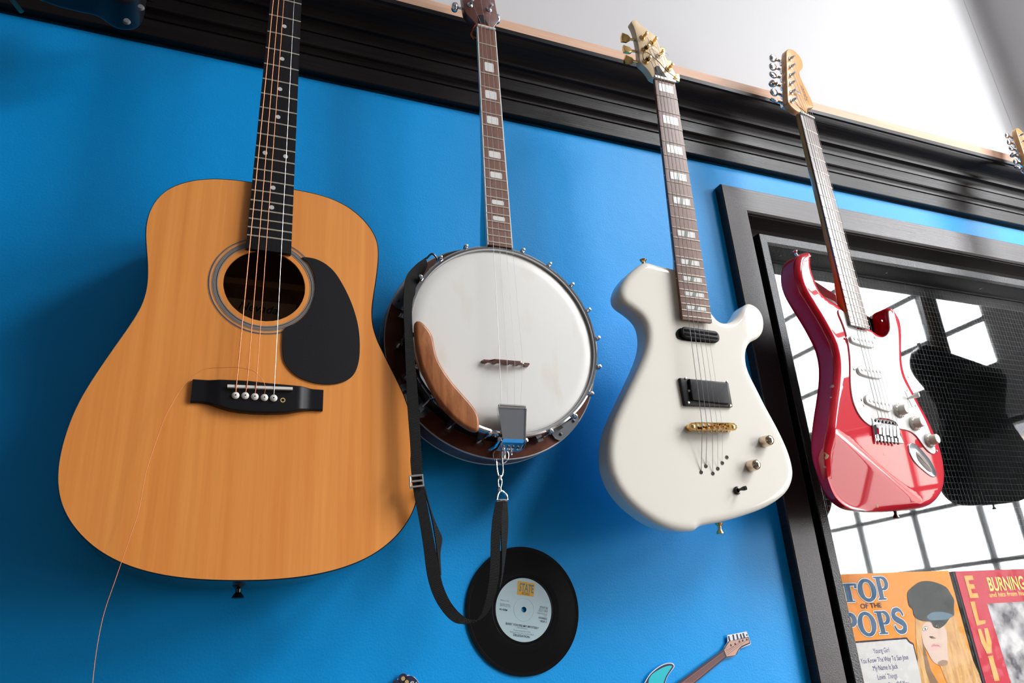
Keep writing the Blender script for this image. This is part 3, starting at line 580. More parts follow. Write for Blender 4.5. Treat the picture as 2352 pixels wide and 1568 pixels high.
def half_section(y, w, depth, ztop, n=12, sq=1.0):
    out = []
    for k in range(n+1):
        a = PI*k/n; out.append((w/2*math.cos(a), y, ztop-depth*abs(math.sin(a))**sq))
    return out
def make_neck(parent, secs, m, ztop):
    mb = MB(); mb.loft([half_section(q[0], q[1], q[2], ztop, sq=q[3] if len(q) > 3 else 1.) for q in secs]); return mb.build('neck', m, parent)
def board(parent, y0, w0, y1, w1, th, m, top=0., x0=0., x1=0., bow=0.0):
    """fingerboard from the nut (y0) to the body end (y1), slightly cambered"""
    secs = []
    for y, w, x in ((y0, w0, x0), (y1, w1, x1)):
        s = [(x-w/2, y, top-th), (x+w/2, y, top-th)]
        for k in range(7):
            t = 1-2*k/6; s.append((x+t*w/2, y, top-bow*t*t))
        secs.append(s)
    mb = MB(); mb.loft(secs); return mb.build('fingerboard', m, parent)
def frets(parent, scale, ks, wf, xf=lambda y: 0., h=.0011, bow=0.):
    for k in ks:
        y = fret_y(scale, k); w = wf(y); x = xf(y); mb = MB()
        mb.tube([(x+t*w/2, y, .0001-bow*t*t) for t in (-1, -.5, 0, .5, 1)], h, 6); mb.build('fret', 'nickel', parent)
def string(parent, pts, r, m, name='string', n=6):
    mb = MB(); mb.tube(pts, r, n); return mb.build(name, m, parent)

# ------------------------------------------------------------------ the setting
def opening_wall(name, m, plane, u, v, holes, t, mats=None):
    """wall slab with rectangular holes; plane 'z' faces along z at depth range t, plane 'x' along x"""
    mb = MB(); us = sorted({u[0], u[1]} | {h[k] for h in holes for k in (0, 1)}); vs = sorted({v[0], v[1]} | {h[k] for h in holes for k in (2, 3)})
    for i in range(len(us)-1):
        for j in range(len(vs)-1):
            cu, cv = (us[i]+us[i+1])/2, (vs[j]+vs[j+1])/2
            if any(h[0] < cu < h[1] and h[2] < cv < h[3] for h in holes): continue
            if plane == 'z': mb.box((cu, cv, (t[0]+t[1])/2), (us[i+1]-us[i], vs[j+1]-vs[j], t[1]-t[0]))
            else: mb.box(((t[0]+t[1])/2, cv, cu), (t[1]-t[0], vs[j+1]-vs[j], us[i+1]-us[i]))
    return struct(mb.build(name, m, None, smooth=0))
XL, XR, ZB, YF, YC = -3.0, 3.5, 6.0, -CAM_H, 2.7
GX0, GX1, GY0, GY1 = 1.0, 2.55, -1.0, .80        # opening of the internal window
opening_wall('wall_back', 'blue', 'z', (XL, XR), (YF, 1.05), [(.985, GX1, GY0, .818)], (-.12, 0))
opening_wall('wall_upper', 'white_wall', 'z', (XL, XR), (1.05, YC), [], (-.12, 0))
opening_wall('wall_left', 'room_pale', 'x', (-.12, ZB), (YF, YC), [], (XL-.1, XL))
opening_wall('wall_front', 'room_grey', 'z', (XL, XR), (YF, YC), [], (ZB, ZB+.2))
# right wall: tall steel windows that face the guitars end-on
HB = [(1.060, 2.60, 1.113, 2.35), (.85, 2.75, -.9, .863)]
opening_wall('wall_right', 'room_grey', 'x', (-.12, ZB), (YF, YC), HB, (XR, XR+.12))
mb = MB(); mb.box(((XL+XR)/2, YF-.05, ZB/2), (XR-XL+.2, .1, ZB+.4)); struct(mb.build('floor', 'floor', None, 0))
SKYL = (2.2, 3.38, 1.3, 3.3)      # rooflight, x and z range
mb = MB()
for x0, x1, z0, z1 in ((XL-.1, SKYL[0], -.2, ZB+.2), (SKYL[1], XR+.1, -.2, ZB+.2), (SKYL[0], SKYL[1], -.2, SKYL[2]), (SKYL[0], SKYL[1], SKYL[3], ZB+.2)):
    mb.box(((x0+x1)/2, YC+.05, (z0+z1)/2), (x1-x0, .1, z1-z0))
struct(mb.build('ceiling', 'room_white', None, 0))
# added white pier: its turned-away face stands in for a soft shadow at right
mb = MB(); PX, PD, rr = 2.10, .130, .05
prof = [(PX-rr, .0005)]+[(PX-rr+rr*math.sin(a), .0005+rr*(1-math.cos(a))) for a in [PI/2*k/6 for k in range(1, 7)]]+[(PX, PD), (PX+.9, PD), (PX+.9, .0005)]
vs = [(x, 1.15, z) for x, z in prof]+[(x, YC-.002, z) for x, z in prof]; n = len(prof)
mb.add(vs, [tuple(range(n)), tuple(range(2*n-1, n-1, -1))]+[(i, (i+1) % n, n+(i+1) % n, n+i) for i in range(n)])
struct(mb.build('shade_pier', 'white_wall', None, 40))
# steel bars in the right-hand windows
def bars(name, z0, z1, y0, y1, zs, ys):
    mb = MB()
    for z in zs: mb.box((XR+.06, (y0+y1)/2, z), (.03, y1-y0, .020))
    for y in ys: mb.box((XR+.06, y, (z0+z1)/2), (.026, .020, z1-z0))
    for z in (z0+.012, z1-.012): mb.box((XR+.06, (y0+y1)/2, z), (.05, y1-y0, .03))
    for y in (y0+.012, y1-.012): mb.box((XR+.06, y, (z0+z1)/2), (.05, .03, z1-z0))
    return struct(mb.build(name, 'frame_steel', None, 0))
zm_ = [1.409+.378*k for k in range(4)]
bars('window_2', 1.060, 2.60, 1.113, 2.35, zm_[:3], (1.377, 1.654, 1.925))
bars('window_3', .85, 2.75, -.9, .863, (1.225, .977)+tuple(zm_), (.535, .245))
# a pale house across the street, seen only in the glass
mb = MB(); mb.box((13.5, .4, 4.2), (3, 4.4, 5.)); a = [(12., 2.6), (15., 2.6), (13.5, 3.7)]
mb.cur = 1; mb.add([(x, y, z) for z in (1.5, 6.9) for x, y in a], [(0, 1, 2), (3, 5, 4), (0, 3, 4, 1), (1, 4, 5, 2), (2, 5, 3, 0)])
struct(mb.build('house_outside', ['outside_wall', 'outside_roof'], None, 0))
mb = MB(); mb.box((20, YF-.2, 3), (30, .1, 40)); struct(mb.build('ground_outside', 'outside_ground', None, 0))
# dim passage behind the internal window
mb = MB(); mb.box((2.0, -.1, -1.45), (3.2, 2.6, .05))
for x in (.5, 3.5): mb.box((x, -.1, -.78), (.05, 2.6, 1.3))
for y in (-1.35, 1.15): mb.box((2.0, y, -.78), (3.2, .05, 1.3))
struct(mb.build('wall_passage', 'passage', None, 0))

# cornice: moulded section run along the wall
sec = [(.9175, 0), (.9239, .0), (.9239, .0128), (.9252, .0140), (.9550, .0140), (.9575, .0125), (.9585, .0150)]
sec += [(.9585+.0104*math.sin(a), .0150+.0075*(1-math.cos(a))) for a in [PI/2*k/6 for k in range(1, 7)]]
sec += [(.9705, .0215), (.9720, .0235), (.9965, .0235), (.9980, .0215), (.9990, .0245)]
sec += [(.9990+.0160*math.sin(a), .0245+.0110*(1-math.cos(a))) for a in [PI/2*k/6 for k in range(1, 7)]]
sec += [(1.0160, .0330), (1.0180, .0380), (1.0215, .0390)]
sec += [(1.0215+.0270*t, .0390+.0370*(t-math.sin(2*PI*t)/(2*PI)*.75)) for t in [k/12 for k in range(1, 13)]]
sec += [(1.0490, .0775), (1.0500, .0800), (1.0580, .0800), (1.0590, .0785), (1.0612, .0785), (1.0612, 0)]
mb = MB(); n = len(sec)
vs = [(x, y, z) for x in (XL+.01, XR-.01) for y, z in sec]
mb.add(vs, [tuple(range(n)), tuple(range(2*n-1, n-1, -1))]+[(i, (i+1) % n, n+(i+1) % n, n+i) for i in range(n)])
struct(mb.build('trim_1', 'cornice', None, 25))
mb = MB(); mb.box(((XL+XR)/2, 1.0737, .052), (XR-XL-.02, .025, .046)); struct(mb.build('trim_2', 'pine', None, 0))

# internal window: casing, bead, wired glass
win = bpy.data.objects.new('window_1', None); C.objects.link(win); win['kind'] = 'structure'
win.matrix_world = Matrix.Translation((0, 0, CAM_H)) @ Matrix.Rotation(PI/2, 4, 'X')
def mitred(x0, x1, y0, y1, w, prof):
    """frame round an opening edge: left leg and head with a mitre; prof = [(distance from outer edge, z)]"""
    L = MB(); H = MB()
    a = [(x0+d, y0, z) for d, z in prof]+[(x0+d, y1-d, z) for d, z in prof]; n = len(prof)
    fs = [(i, i+1, n+i+1, n+i) for i in range(n-1)]
    L.add(a, fs)
    b = [(x0+d, y1-d, z) for d, z in prof]+[(x1, y1-d, z) for d, z in prof]
    H.add(b, fs); return L, H
CX0, CY1 = .9412, .8565
pr = [(0, 0), (0, .018), (.002, .020), (.054, .020), (.0578, .0165), (.0585, .012), (.0600, .012), (.0600, -.031), (.0930, -.031)]
L, H = mitred(CX0, 3.2, -1.25, CY1, .06, pr)
L.build('casing_leg', 'casing', win, 30); H.build('casing_head', 'casing_h', win, 30)
pr = [(.0755, -.030), (.0755, .0005), (.0770, .0020), (.0935, .0020), (.0985, -.002), (.1000, -.010), (.1000, -.053), (.1045, -.053)]
L, H = mitred(CX0+.0145, 3.2, -1.25, CY1-.0165, .03, pr)
L.build('bead_leg', 'bead', win, 30); H.build('bead_head', 'bead', win, 30)
for x in (1.109, 1.417, 1.728):
    mb = MB(); mb.lathe([(.0001, .0), (.004, .0), (.0042, -.0012), (.0036, -.0022), (.0001, -.0024)], (x, .7420, -.030), (0, 1, 0), 12); mb.build('screw', 'dark_metal', win)
GXa, GYb, ZGL = CX0+.0145+.1010, CY1-.0165-.1010, -.052
mb = MB(); mb.box(((GXa+2.7)/2, (GYb-1.2)/2, ZGL-.003), (2.7-GXa, GYb+1.2, .0005)); mb.build('glass_pane', 'glass', win, 0)
mb = MB(); y = GYb-.004; r = .00022
while y > -.42:
    mb.box(((GXa+2.2)/2, y, ZGL-.0045), (2.2-GXa, 2*r, 2*r)); y -= .0127
x = GXa+.004
while x < 2.2:
    mb.box((x, (GYb-.42)/2, ZGL-.0045), (2*r, GYb+.42, 2*r)); x += .0104
mb.build('wire_grid', 'wire', win, 0)

# ------------------------------------------------------------------ acoustic guitar
def strap_button(parent, c, axis, m, r=.007, h=.016, name='strap_button'):
    mb = MB(); mb.lathe([(.0001, 0), (r*1.05, 0), (r*.9, h*.12), (r*.45, h*.3), (r*.42, h*.55), (r*.75, h*.75), (r*.95, h*.95), (r*.8, h), (.0001, h*1.02)], c, axis, 20)
    return mb.build(name, m, parent)
def acoustic():
    t = root('acoustic_guitar', 'large acoustic guitar with amber spruce top and black pickguard on the blue wall', 'acoustic guitar', ROOT['acoustic'])
    o = ccw(resample(spline(relax(mm('ac_body'), 1), 4), .006)); zt = -.007; zb = -.118
    hole = circle(-.001, .1390, .0500, 72)
    pts = [Vector(p) for p in o]+[Vector(p) for p in hole]; n = len(o); k = len(hole)
    r = delaunay_2d_cdt(pts, [(i, (i+1) % n) for i in range(n)]+[(n+i, n+(i+1) % k) for i in range(k)], [], 1, 1e-7)
    mb = MB(); top = [(v.x, v.y, zt) for v in r[0]]
    far = lambda f: math.hypot(sum(r[0][i].x for i in f)/len(f)+.001, sum(r[0][i].y for i in f)/len(f)-.1390) > .0498
    mb.add(top, [tuple(f) for f in r[2] if far(f)])
    mb.add([(p[0], p[1], z) for z in (zt, zt-.003) for p in hole], [(i, (i+1) % k, k+(i+1) % k, k+i) for i in range(k)])
    mb.build('soundboard', 'spruce', t, 30)
    q = inset(o, -.0012); q2 = inset(o, -.0004); mb = MB(); N = len(o)
    rings = [[(p[0], p[1], z) for p in s] for s, z in ((o, zt), (q2, zt+.0004), (q, zt-.0004), (q, zt-.006))]
    mb.add([p for s in rings for p in s], [(a*N+i, a*N+(i+1) % N, (a+1)*N+(i+1) % N, (a+1)*N+i) for a in range(3) for i in range(N)])
    mb.build('binding', 'bind_black', t, 60)
    mb = MB(); rings = [[(p[0], p[1], z) for p in s] for s, z in ((inset(o, -.0006), zt-.006), (inset(o, -.0006), zb+.004), (inset(o, .002), zb))]
    mb.add([p for s in rings for p in s], [(a*N+i, a*N+(i+1) % N, (a+1)*N+(i+1) % N, (a+1)*N+i) for a in range(2) for i in range(N)])
    mb.add([(p[0], p[1], zb) for p in inset(o, .002)], [tuple(range(N))])
    mb.build('side_and_back', 'side_wood', t, 40)
    mb = MB(); mb.prism(inset(o, .004), zb+.002, zb+.005); mb.build('inner_back', 'inside', t)
    mb = MB(); mb.box((0, .186, zb+.012), (.19, .009, .014)); mb.build('brace', 'brace', t)
    mb = MB(); lb = mm('ac_label'); mb.flat([(-.044, .164), (.050, .164), (.050, .085), (-.044, .085)], zb+.0085); lab = mb.build('paper_label', 'label_tan', t, 0, fix=False)
    mb = MB(); a, b = mm('ac_label2')
    put_text(mb, 'Nevada', a, zb+.0092, width=b[0]-a[0], rot=math.atan2(b[1]-a[1], b[0]-a[0])*.4, shear=.25, bold=.004); mb.build('label_lettering', 'black', lab, 0)
    # rosette
    mb = MB()
    for r0, r1 in ((.0572, .0584), (.0596, .0602), (.0606, .0614), (.0619, .0628), (.0636, .0644), (.0668, .0676), (.0688, .0693)): annulus(mb, (-.001, .1390), r0*.985, r1*.985, zt+.0003)
    rs = mb.build('rosette', 'ring', t, 0)
    mb = MB()
    for r0, r1 in ((.0614, .0619), (.0586, .0594), (.0602, .0606), (.0630, .0634), (.0679, .0685)): annulus(mb, (-.001, .1390), r0*.985, r1*.985, zt+.0003)
    mb.build('rosette_line', 'ring_dark', rs, 0)
    # fingerboard and neck
    wf = lambda y: .0437+(.65-y)/(.65-.1854)*(.0563-.0437)
    board(t, .652, .0437, .1854, .0563, .0065, 'ebony', bow=.0004)
    frets(t, .65, range(1, 21), wf, bow=.0004)
    for k in (3, 5, 7, 9, 12, 15, 17):
        y = (fret_y(.65, k)+fret_y(.65, k-1))/2
        for x in ((-.0135, .0135) if k == 12 else (0,)):
            mb = MB(); mb.lathe([(.0001, .0004), (.0032, .0004), (.0032, -.0005)], (x, y, 0), n=20); mb.build('fret_marker', 'dot', t)
    make_neck(t, [(.655, .043, .017), (.60, .0445, .018), (.45, .048, .020), (.345, .051, .022), (.318, .052, .036), (.300, .052, .070), (.287, .052, .078)], 'mahogany', -.0062)
    mb = MB(); mb.box((0, .6535, -.001), (.0437, .005, .011)); mb.build('nut', 'bone', t)
    mb = MB(); mb.loft([[(-.022, .655, -.006), (.022, .655, -.006), (.022, .655, -.020), (-.022, .655, -.020)], [(-.033, .69, -.013), (.033, .69, -.013), (.033, .69, -.028), (-.033, .69, -.028)], [(-.036, .83, -.042), (.036, .83, -.042), (.036, .83, -.056), (-.036, .83, -.056)]])
    mb.build('headstock', 'mahogany', t)
    # pickguard, bridge
    g = ccw(resample(spline(mm('ac_guard'), 4), .003)); mb = MB(); mb.prism(g, zt+.0002, zt+.0018); mb.build('pickguard', 'black_matte', t, 30)
    br = ccw(mm('ac_bridge')); x0 = min(p[0] for p in br); x1 = max(p[0] for p in br); bt = ccw(spline(br, 1))
    mb = MB(); q = []
    top_e = sorted([p for p in br if p[1] > -.006+(-.004)*0], key=lambda p: p[0]); lo_e = sorted([p for p in br if p not in top_e], key=lambda p: p[0])
    def edge(e, x):
        for a, b in zip(e, e[1:]):
            if a[0] <= x <= b[0]: return a[1]+(b[1]-a[1])*(x-a[0])/max(1e-9, b[0]-a[0])
        return e[0][1] if x < e[0][0] else e[-1][1]
    secs = []; m = 60
    for k in range(m+1):
        x = x0+(x1-x0)*k/m; ya, yb = edge(top_e, x), edge(lo_e, x); u = abs((x-(x0+x1)/2)/((x1-x0)/2))
        h = .0088 if u < .62 else .0088-.0046*min(1, ((u-.62)/.16))**.8 if u < .78 else .0042
        secs.append([(x, ya, zt), (x, ya, zt+h*.85), (x, ya-.001, zt+h), (x, yb+.002, zt+h), (x, yb, zt+h*.7), (x, yb, zt)])
    mb.loft(secs); b = mb.build('bridge', 'black', t, 28)
    a, c = mm('ac_saddle'); mb = MB(); rz = math.atan2(c[1]-a[1], c[0]-a[0])
    mb.box(((a[0]+c[0])/2, (a[1]+c[1])/2, .0032), (c[0]-a[0], .0032, .0056), rz); mb.build('saddle', 'bone', b, 0)
    for i, p in enumerate(mm('ac_pins')):
        mb = MB()
        if i < 5:
            mb.lathe([(.0001, .0024), (.0015, .0023), (.0034, .0017), (.0043, .0006), (.0043, -.0004), (.0030, -.0014)], (p[0], p[1], .0025), n=20); e = mb.build('bridge_pin', 'bone', b)
            mb = MB(); mb.lathe([(.0001, .0027), (.0008, .0027), (.0008, .002)], (p[0], p[1], .0025), n=12); mb.build('pin_dot', 'black', e)
        else:
            annulus(mb, p, .0018, .0030, .00215, 24); mb.build('pin_hole_ring', 'print_gold', b, 0)
    # strings: three wound, one plain, one broken and hanging loose
    sad = mm('ac_str_sad'); pins = mm('ac_pins')
    for i, k in ((0, 0), (1, 1), (2, 2), (4, 4)):
        xn = -.0180+.0072*k; s = sad[i]; p = pins[i]
        string(t, [(xn, .6535, .0030), (s[0], s[1], .0066), (p[0], p[1]+.003, .0030)], (.00068, .00058, .00048, 0, .00026)[i], 'bronze' if i < 3 else 'steel')
    bk = spline([(x, y) for x, y in mm('ac_broken')], 6, closed=False)
    zz = []
    for i, (x, y) in enumerate(bk):
        u = i/len(bk); zz.append((x, y, .0055+.010*math.sin(min(1, u*3)*PI)*(u < .34) if y > -.25 else .0055))
    string(t, zz, .00036, 'bronze', 'broken_string')
    bot = min(o, key=lambda p: p[1]); strap_button(t, (-.0035, bot[1]-.0005, -.058), (0, -1, 0), 'black_gloss', .0075, .015)
    return t
acoustic()

# ------------------------------------------------------------------ banjo
def banjo():
    t = root('banjo', 'four string banjo with white skin head and walnut armrest, beside the acoustic guitar', 'banjo', ROOT['banjo'])
    cx, cy = .0022, .0398
    zr = -.051
    mb = MB(); mb.lathe([(.1405, zr-.0012), (.1635, zr), (.1645, zr-.0015), (.1638, zr-.033), (.160, zr-.037), (.10, zr-.048), (.0001, zr-.052)], (cx, cy, 0), n=96)
    rs = mb.build('resonator', 'reso', t, 40)
    for z, r in ((zr+.0005, .1648), (zr-.0345, .1640)):
        mb = MB(); mb.lathe([(r, z), (r+.0008, z-.0014), (r, z-.0028), (r-.002, z-.0014)], (cx, cy, 0), n=96, closed=True); mb.build('binding_ring', 'bone', rs, 60)
    mb = MB(); mb.lathe([(.1405, zr-.001), (.1405, zr-.026), (.0001, zr-.028)], (cx, cy, 0), n=72); mb.build('resonator_bowl', 'reso', t, 40)
    mb = MB(); mb.lathe([(.1335, -.014), (.1385, -.014), (.1390, -.030), (.1400, -.058), (.134, -.058)], (cx, cy, 0), n=96, closed=True); mb.build('pot_rim', 'black', t, 40)
    mb = MB(); mb.lathe([(.1388, -.0065), (.1398, -.0028), (.1425, -.0022), (.1448, -.0035), (.1453, -.007), (.1450, -.0155), (.1405, -.0165), (.1388, -.012)], (cx, cy, 0), n=128, closed=True); mb.build('tension_hoop', 'chrome', t, 40)
    mb = MB(); mb.lathe([(.0001, -.0062), (.120, -.0063), (.1345, -.0068), (.1382, -.0085), (.1386, -.0120)], (cx, cy, 0), n=96); mb.build('drum_head', 'skin', t, 40)
    mb = MB(); mb.lathe([(.1378, -.0098), (.1384, -.0072), (.1389, -.0066), (.1390, -.010)], (cx, cy, 0), n=96, closed=True); mb.build('flesh_hoop', 'ring', t, 40)
    for k in range(20):
        a = math.radians(4.5+18*k); c, s = math.cos(a), math.sin(a)
        if k in (5,): continue
        h = MB(); R0 = .1475
        h.lathe([(.0001, .0035), (.0026, .003), (.0032, .001), (.0032, -.003), (.0024, -.005)], (cx+R0*c, cy+R0*s, -.0012), n=12)
        h.tube([(cx+(R0-.004)*c, cy+(R0-.004)*s, -.0018), (cx+R0*c, cy+R0*s, -.0022)], .0024, 8)
        h.tube([(cx+R0*c, cy+R0*s, -.004), (cx+R0*c, cy+R0*s, -.046)], .0014, 8)
        o = h.build('bracket_hook', 'chrome', t)
        h = MB(); h.box((cx+.1455*c, cy+.1455*s, -.044), (.012, .009, .010), a); h.lathe([(.0001, 0), (.0034, 0), (.0034, -.008), (.0001, -.008)], (cx+R0*c, cy+R0*s, -.040), n=6); h.build('bracket_shoe', 'brushed', o, 30)
    for a0 in (-47.5, 152, 215):
        mb = MB(); n = 14; w = math.radians(10); vs = []
        for i in range(n+1):
            a = math.radians(a0)-w+2*w*i/n; u = abs(i/n*2-1)
            for r in (.1425, .1645-.007*max(0, u-.8)/.2): vs += [(cx+r*math.cos(a), cy+r*math.sin(a), zr+.0012), (cx+r*math.cos(a), cy+r*math.sin(a), zr+.0032)]
        fs = []
        for i in range(n):
            b = 4*i; fs += [(b+1, b+3, b+7, b+5), (b, b+4, b+6, b+2), (b+2, b+6, b+7, b+3), (b, b+1, b+5, b+4)]
        fs += [(0, 2, 3, 1), (4*n, 4*n+1, 4*n+3, 4*n+2)]
        mb.add(vs, fs); o = mb.build('flange_plate', 'brushed', t, 30)
        for da in (-.10, .10):
            a = math.radians(a0)+da; h = MB(); h.lathe([(.0001, .0022), (.0022, .0018), (.0026, 0)], (cx+.157*math.cos(a), cy+.157*math.sin(a), zr+.0032), n=10); h.build('plate_screw', 'dark_metal', o)
    # neck
    wf = lambda y: .0328+(.600-y)/(.600-.182)*(.0399-.0328); xf = lambda y: -.0005
    board(t, .6005, .0300, .184, .0366, .0055, 'rosewood', 0., -.0001, .0003)
    for sd in (-1, 1):
        mb = MB(); e = lambda y: (-.0005 if sd < 0 else 0)+sd*wf(y)/2
        mb.loft([[(e(y), y, .0002), (e(y)-sd*.0017, y, .0002), (e(y)-sd*.0017, y, -.0058), (e(y), y, -.0058)] for y in (.6005, .184)]); mb.build('fingerboard_binding', 'bone', t, 0)
    frets(t, .60, range(1, 21), lambda y: wf(y)-.0032, xf)
    for k, w, f in ((3, .016, .62), (5, .0195, .60), (7, .0195, .62), (10, .0195, .60), (12, .0195, .60), (15, .0195, .52), (17, .0195, .55)):
        y0, y1 = fret_y(.60, k), fret_y(.60, k-1); hy = (y1-y0)*f; yc = (y0+y1)/2-.0005; x = .0002
        q = []
        for sx, sy, a in ((1, 1, 0), (-1, 1, 90), (-1, -1, 180), (1, -1, 270)):
            for b in range(4):
                an = math.radians(a+30*b); q.append((x+sx*(w/2-.002)+.002*math.cos(an), yc+sy*(hy/2-.002)+.002*math.sin(an)))
        mb = MB(); mb.prism(q, -.001, .00025); mb.build('fret_marker', 'pearl', t, 0)
    make_neck(t, [(.603, .032, .017), (.55, .033, .018), (.40, .0365, .020, .9), (.33, .0378, .023, .7), (.28, .0388, .031, .55), (.24, .0394, .040, .45), (.205, .0398, .045, .4), (.184, .0398, .046, .4)], 'purple', -.0055)
    mb = MB(); mb.tube([(-.0165, .6035, .0005), (.0155, .6035, .0005)], .0024, 10); mb.box((-.0005, .6035, -.003), (.032, .0046, .006)); mb.build('nut', 'bone', t, 40)
    hd = ccw(resample(relax(mm('bj_head'), 1), .003)); mb = rounded(hd, -.006, -.020, .001, .001, 2); o = mb.build('headstock', 'peghead', t, 40)
    mb = MB(); mb.prism(mm('bj_truss'), -.0058, -.0042); mb.build('truss_cover', 'black_matte', t, 0)
    posts = mm('bj_posts')+[(-.0150, .722), (.0150, .716)]
    for i, p in enumerate(posts):
        mb = MB(); mb.lathe([(.0001, .0025), (.0036, .0022), (.0052, .001), (.0052, 0)], (p[0], p[1], -.006), n=20)
        mb.lathe([(.0021, 0), (.0021, .008), (.0018, .0105), (.0034, .0115), (.0036, .013), (.0001, .0138)], (p[0], p[1], -.006), n=16); o = mb.build('tuning_peg', 'chrome', t)
        sd = -1 if i % 2 == 0 else 1; bx, by = mm('bj_button', 0) if i == 0 else (mm('bj_rbutton', 0) if i == 1 else (sd*.034, p[1]-.004))
        if i == 1: bx = .0285
        mb = MB(); prof = [(.0001, -.0085)]+[(.0062*math.sin(a)**.6, -.0085*math.cos(a)) for a in [PI*k/10 for k in range(1, 10)]]+[(.0001, .0085)]
        mb.lathe(prof, (bx, by, -.018), (0, 1, .2), 20); mb.tube([(bx, by, -.018), (bx-sd*.016, by, -.016)], .002, 8); mb.build('peg_button', 'chrome', o, 50)
    # strings, bridge, tailpiece, armrest
    nu, bs, tl = mm('bj_str_nut'), mm('bj_str_br'), mm('bj_str_tail')
    for i in range(4):
        pp = posts[(0, 2, 3, 1)[i]]
        string(t, [(pp[0]+(.002 if i < 2 else -.002), pp[1], .0005), (nu[i][0], .6045, .0030), (bs[i][0], bs[i][1], .0072), (tl[i][0], tl[i][1], .0105), (tl[i][0], tl[i][1]-.030, .004)], (.00034, .00022, .0002, .0002)[i], 'steel')
    a, b = mm('bj_bridge'); mb = MB(); n = 40; secs = []
    for k in range(n+1):
        u = k/n; x = a[0]+(b[0]-a[0])*u; v = abs(u-.5)*2
        zt = .0062 if v < .58 else .0015 if v > .72 else .0062-.0047*(v-.58)/.14
        zl = -.0065 if (v > .82 or abs(v-.0) < .12 or .40 < v < .52) else -.0015
        secs.append([(x, -.0022, zl), (x, .0022, zl), (x, .0010, zt), (x, -.0010, zt)])
    mb.loft(secs); mb.build('bridge', 'mahogany', t, 0)
    tt, tm, lo = mm('bj_tail_top'), mm('bj_tail_mid'), mm('bj_tail_low')
    mb = MB(); xa0, xa1 = tt[3][0], tt[2][0]; xb0, xb1 = tm[0][0], tm[1][0]; ya, yb = tt[2][1], tm[0][1]-.001
    mb.loft([[(xa0, ya, .0085), (xa1, ya, .0085), (xa1, ya, .0100), (xa0, ya, .0100)], [(xb0, yb, .0045), (xb1, yb, .0045), (xb1, yb, .0062), (xb0, yb, .0062)],
             [(xb0-.001, yb-.002, -.001), (xb1+.001, yb-.002, -.001), (xb1+.001, yb-.0035, .0005), (xb0-.001, yb-.0035, .0005)],
             [(lo[1][0]+.001, lo[1][1]-.003, -.034), (lo[0][0], lo[0][1]-.003, -.034), (lo[0][0], lo[0][1]-.0045, -.034), (lo[1][0]+.001, lo[1][1]-.0045, -.034)]])
    tp = mb.build('tailpiece', 'brushed', t, 20)
    mb = MB(); mb.tube([((xa0+.0005)*1.02, ya+.002, .0105), ((xa1-.0005)*1.02, ya+.002, .0105)], .0028, 10); mb.box(((xa0+xa1)/2, ya+.001, .008), (xa1-xa0+.001, .005, .004)); mb.build('tailpiece_lip', 'chrome', tp, 40)
    for sd, xa, xb in ((-1, xa0, xb0), (1, xa1, xb1)):
        mb = MB(); mb.loft([[(x, y, z), (x+sd*.0016, y, z), (x+sd*.0016, y, z-.006), (x, y, z-.006)] for x, y, z in ((xa, ya, .0112), (xb, yb, .0072))]); mb.build('tailpiece_flange', 'chrome', tp, 0)
    for i in range(4):
        u = .18+.21*i; mb = MB(); x = lo[1][0]+(lo[0][0]-lo[1][0])*u; mb.lathe([(.0001, .003), (.0022, .002), (.0024, 0)], (x, lo[0][1]-.0035, -.020), (0, -1, 0), 12); mb.build('string_post', 'chrome', tp)
    for sd in (-1, 1):
        mb = MB(); x = xb1+.004 if sd > 0 else xb0-.004; mb.tube([(x, yb-.001, .000), (x+sd*.001, yb-.006, -.012), (x+sd*.002, yb-.006, -.030)], .0022, 8); mb.lathe([(.0001, .003), (.003, .002), (.003, -.002)], (x, yb, .001), n=10); mb.build('tailpiece_bolt', 'chrome', tp)
    mb = MB(); mb.tube([(.0015, lo[0][1]-.001, -.040), (.0015, lo[0][1]-.012, -.042)], .0042, 12); mb.tube([(.010, lo[0][1]-.004, -.034), (.010, lo[0][1]-.009, -.034)], .0025, 10); mb.build('tail_bracket', 'chrome', tp)
    ar = ccw(resample(relax(spline(mm('bj_arm'), 3), 3), .004)); mb = rounded(ar, .0115, .0025, .0045, .002, 6, ell=.005); mb.build('armrest', 'armrest', t, 60)
    mb = MB()
    for y, x in ((.012, -.128), (-.042, -.098)): mb.tube([(x, y+.02, .004), (x-.014, y+.015, -.012), (x-.012, y+.015, -.034)], .003, 8)
    mb.build('armrest_clamp', 'black_gloss', t)
    return t
banjo()

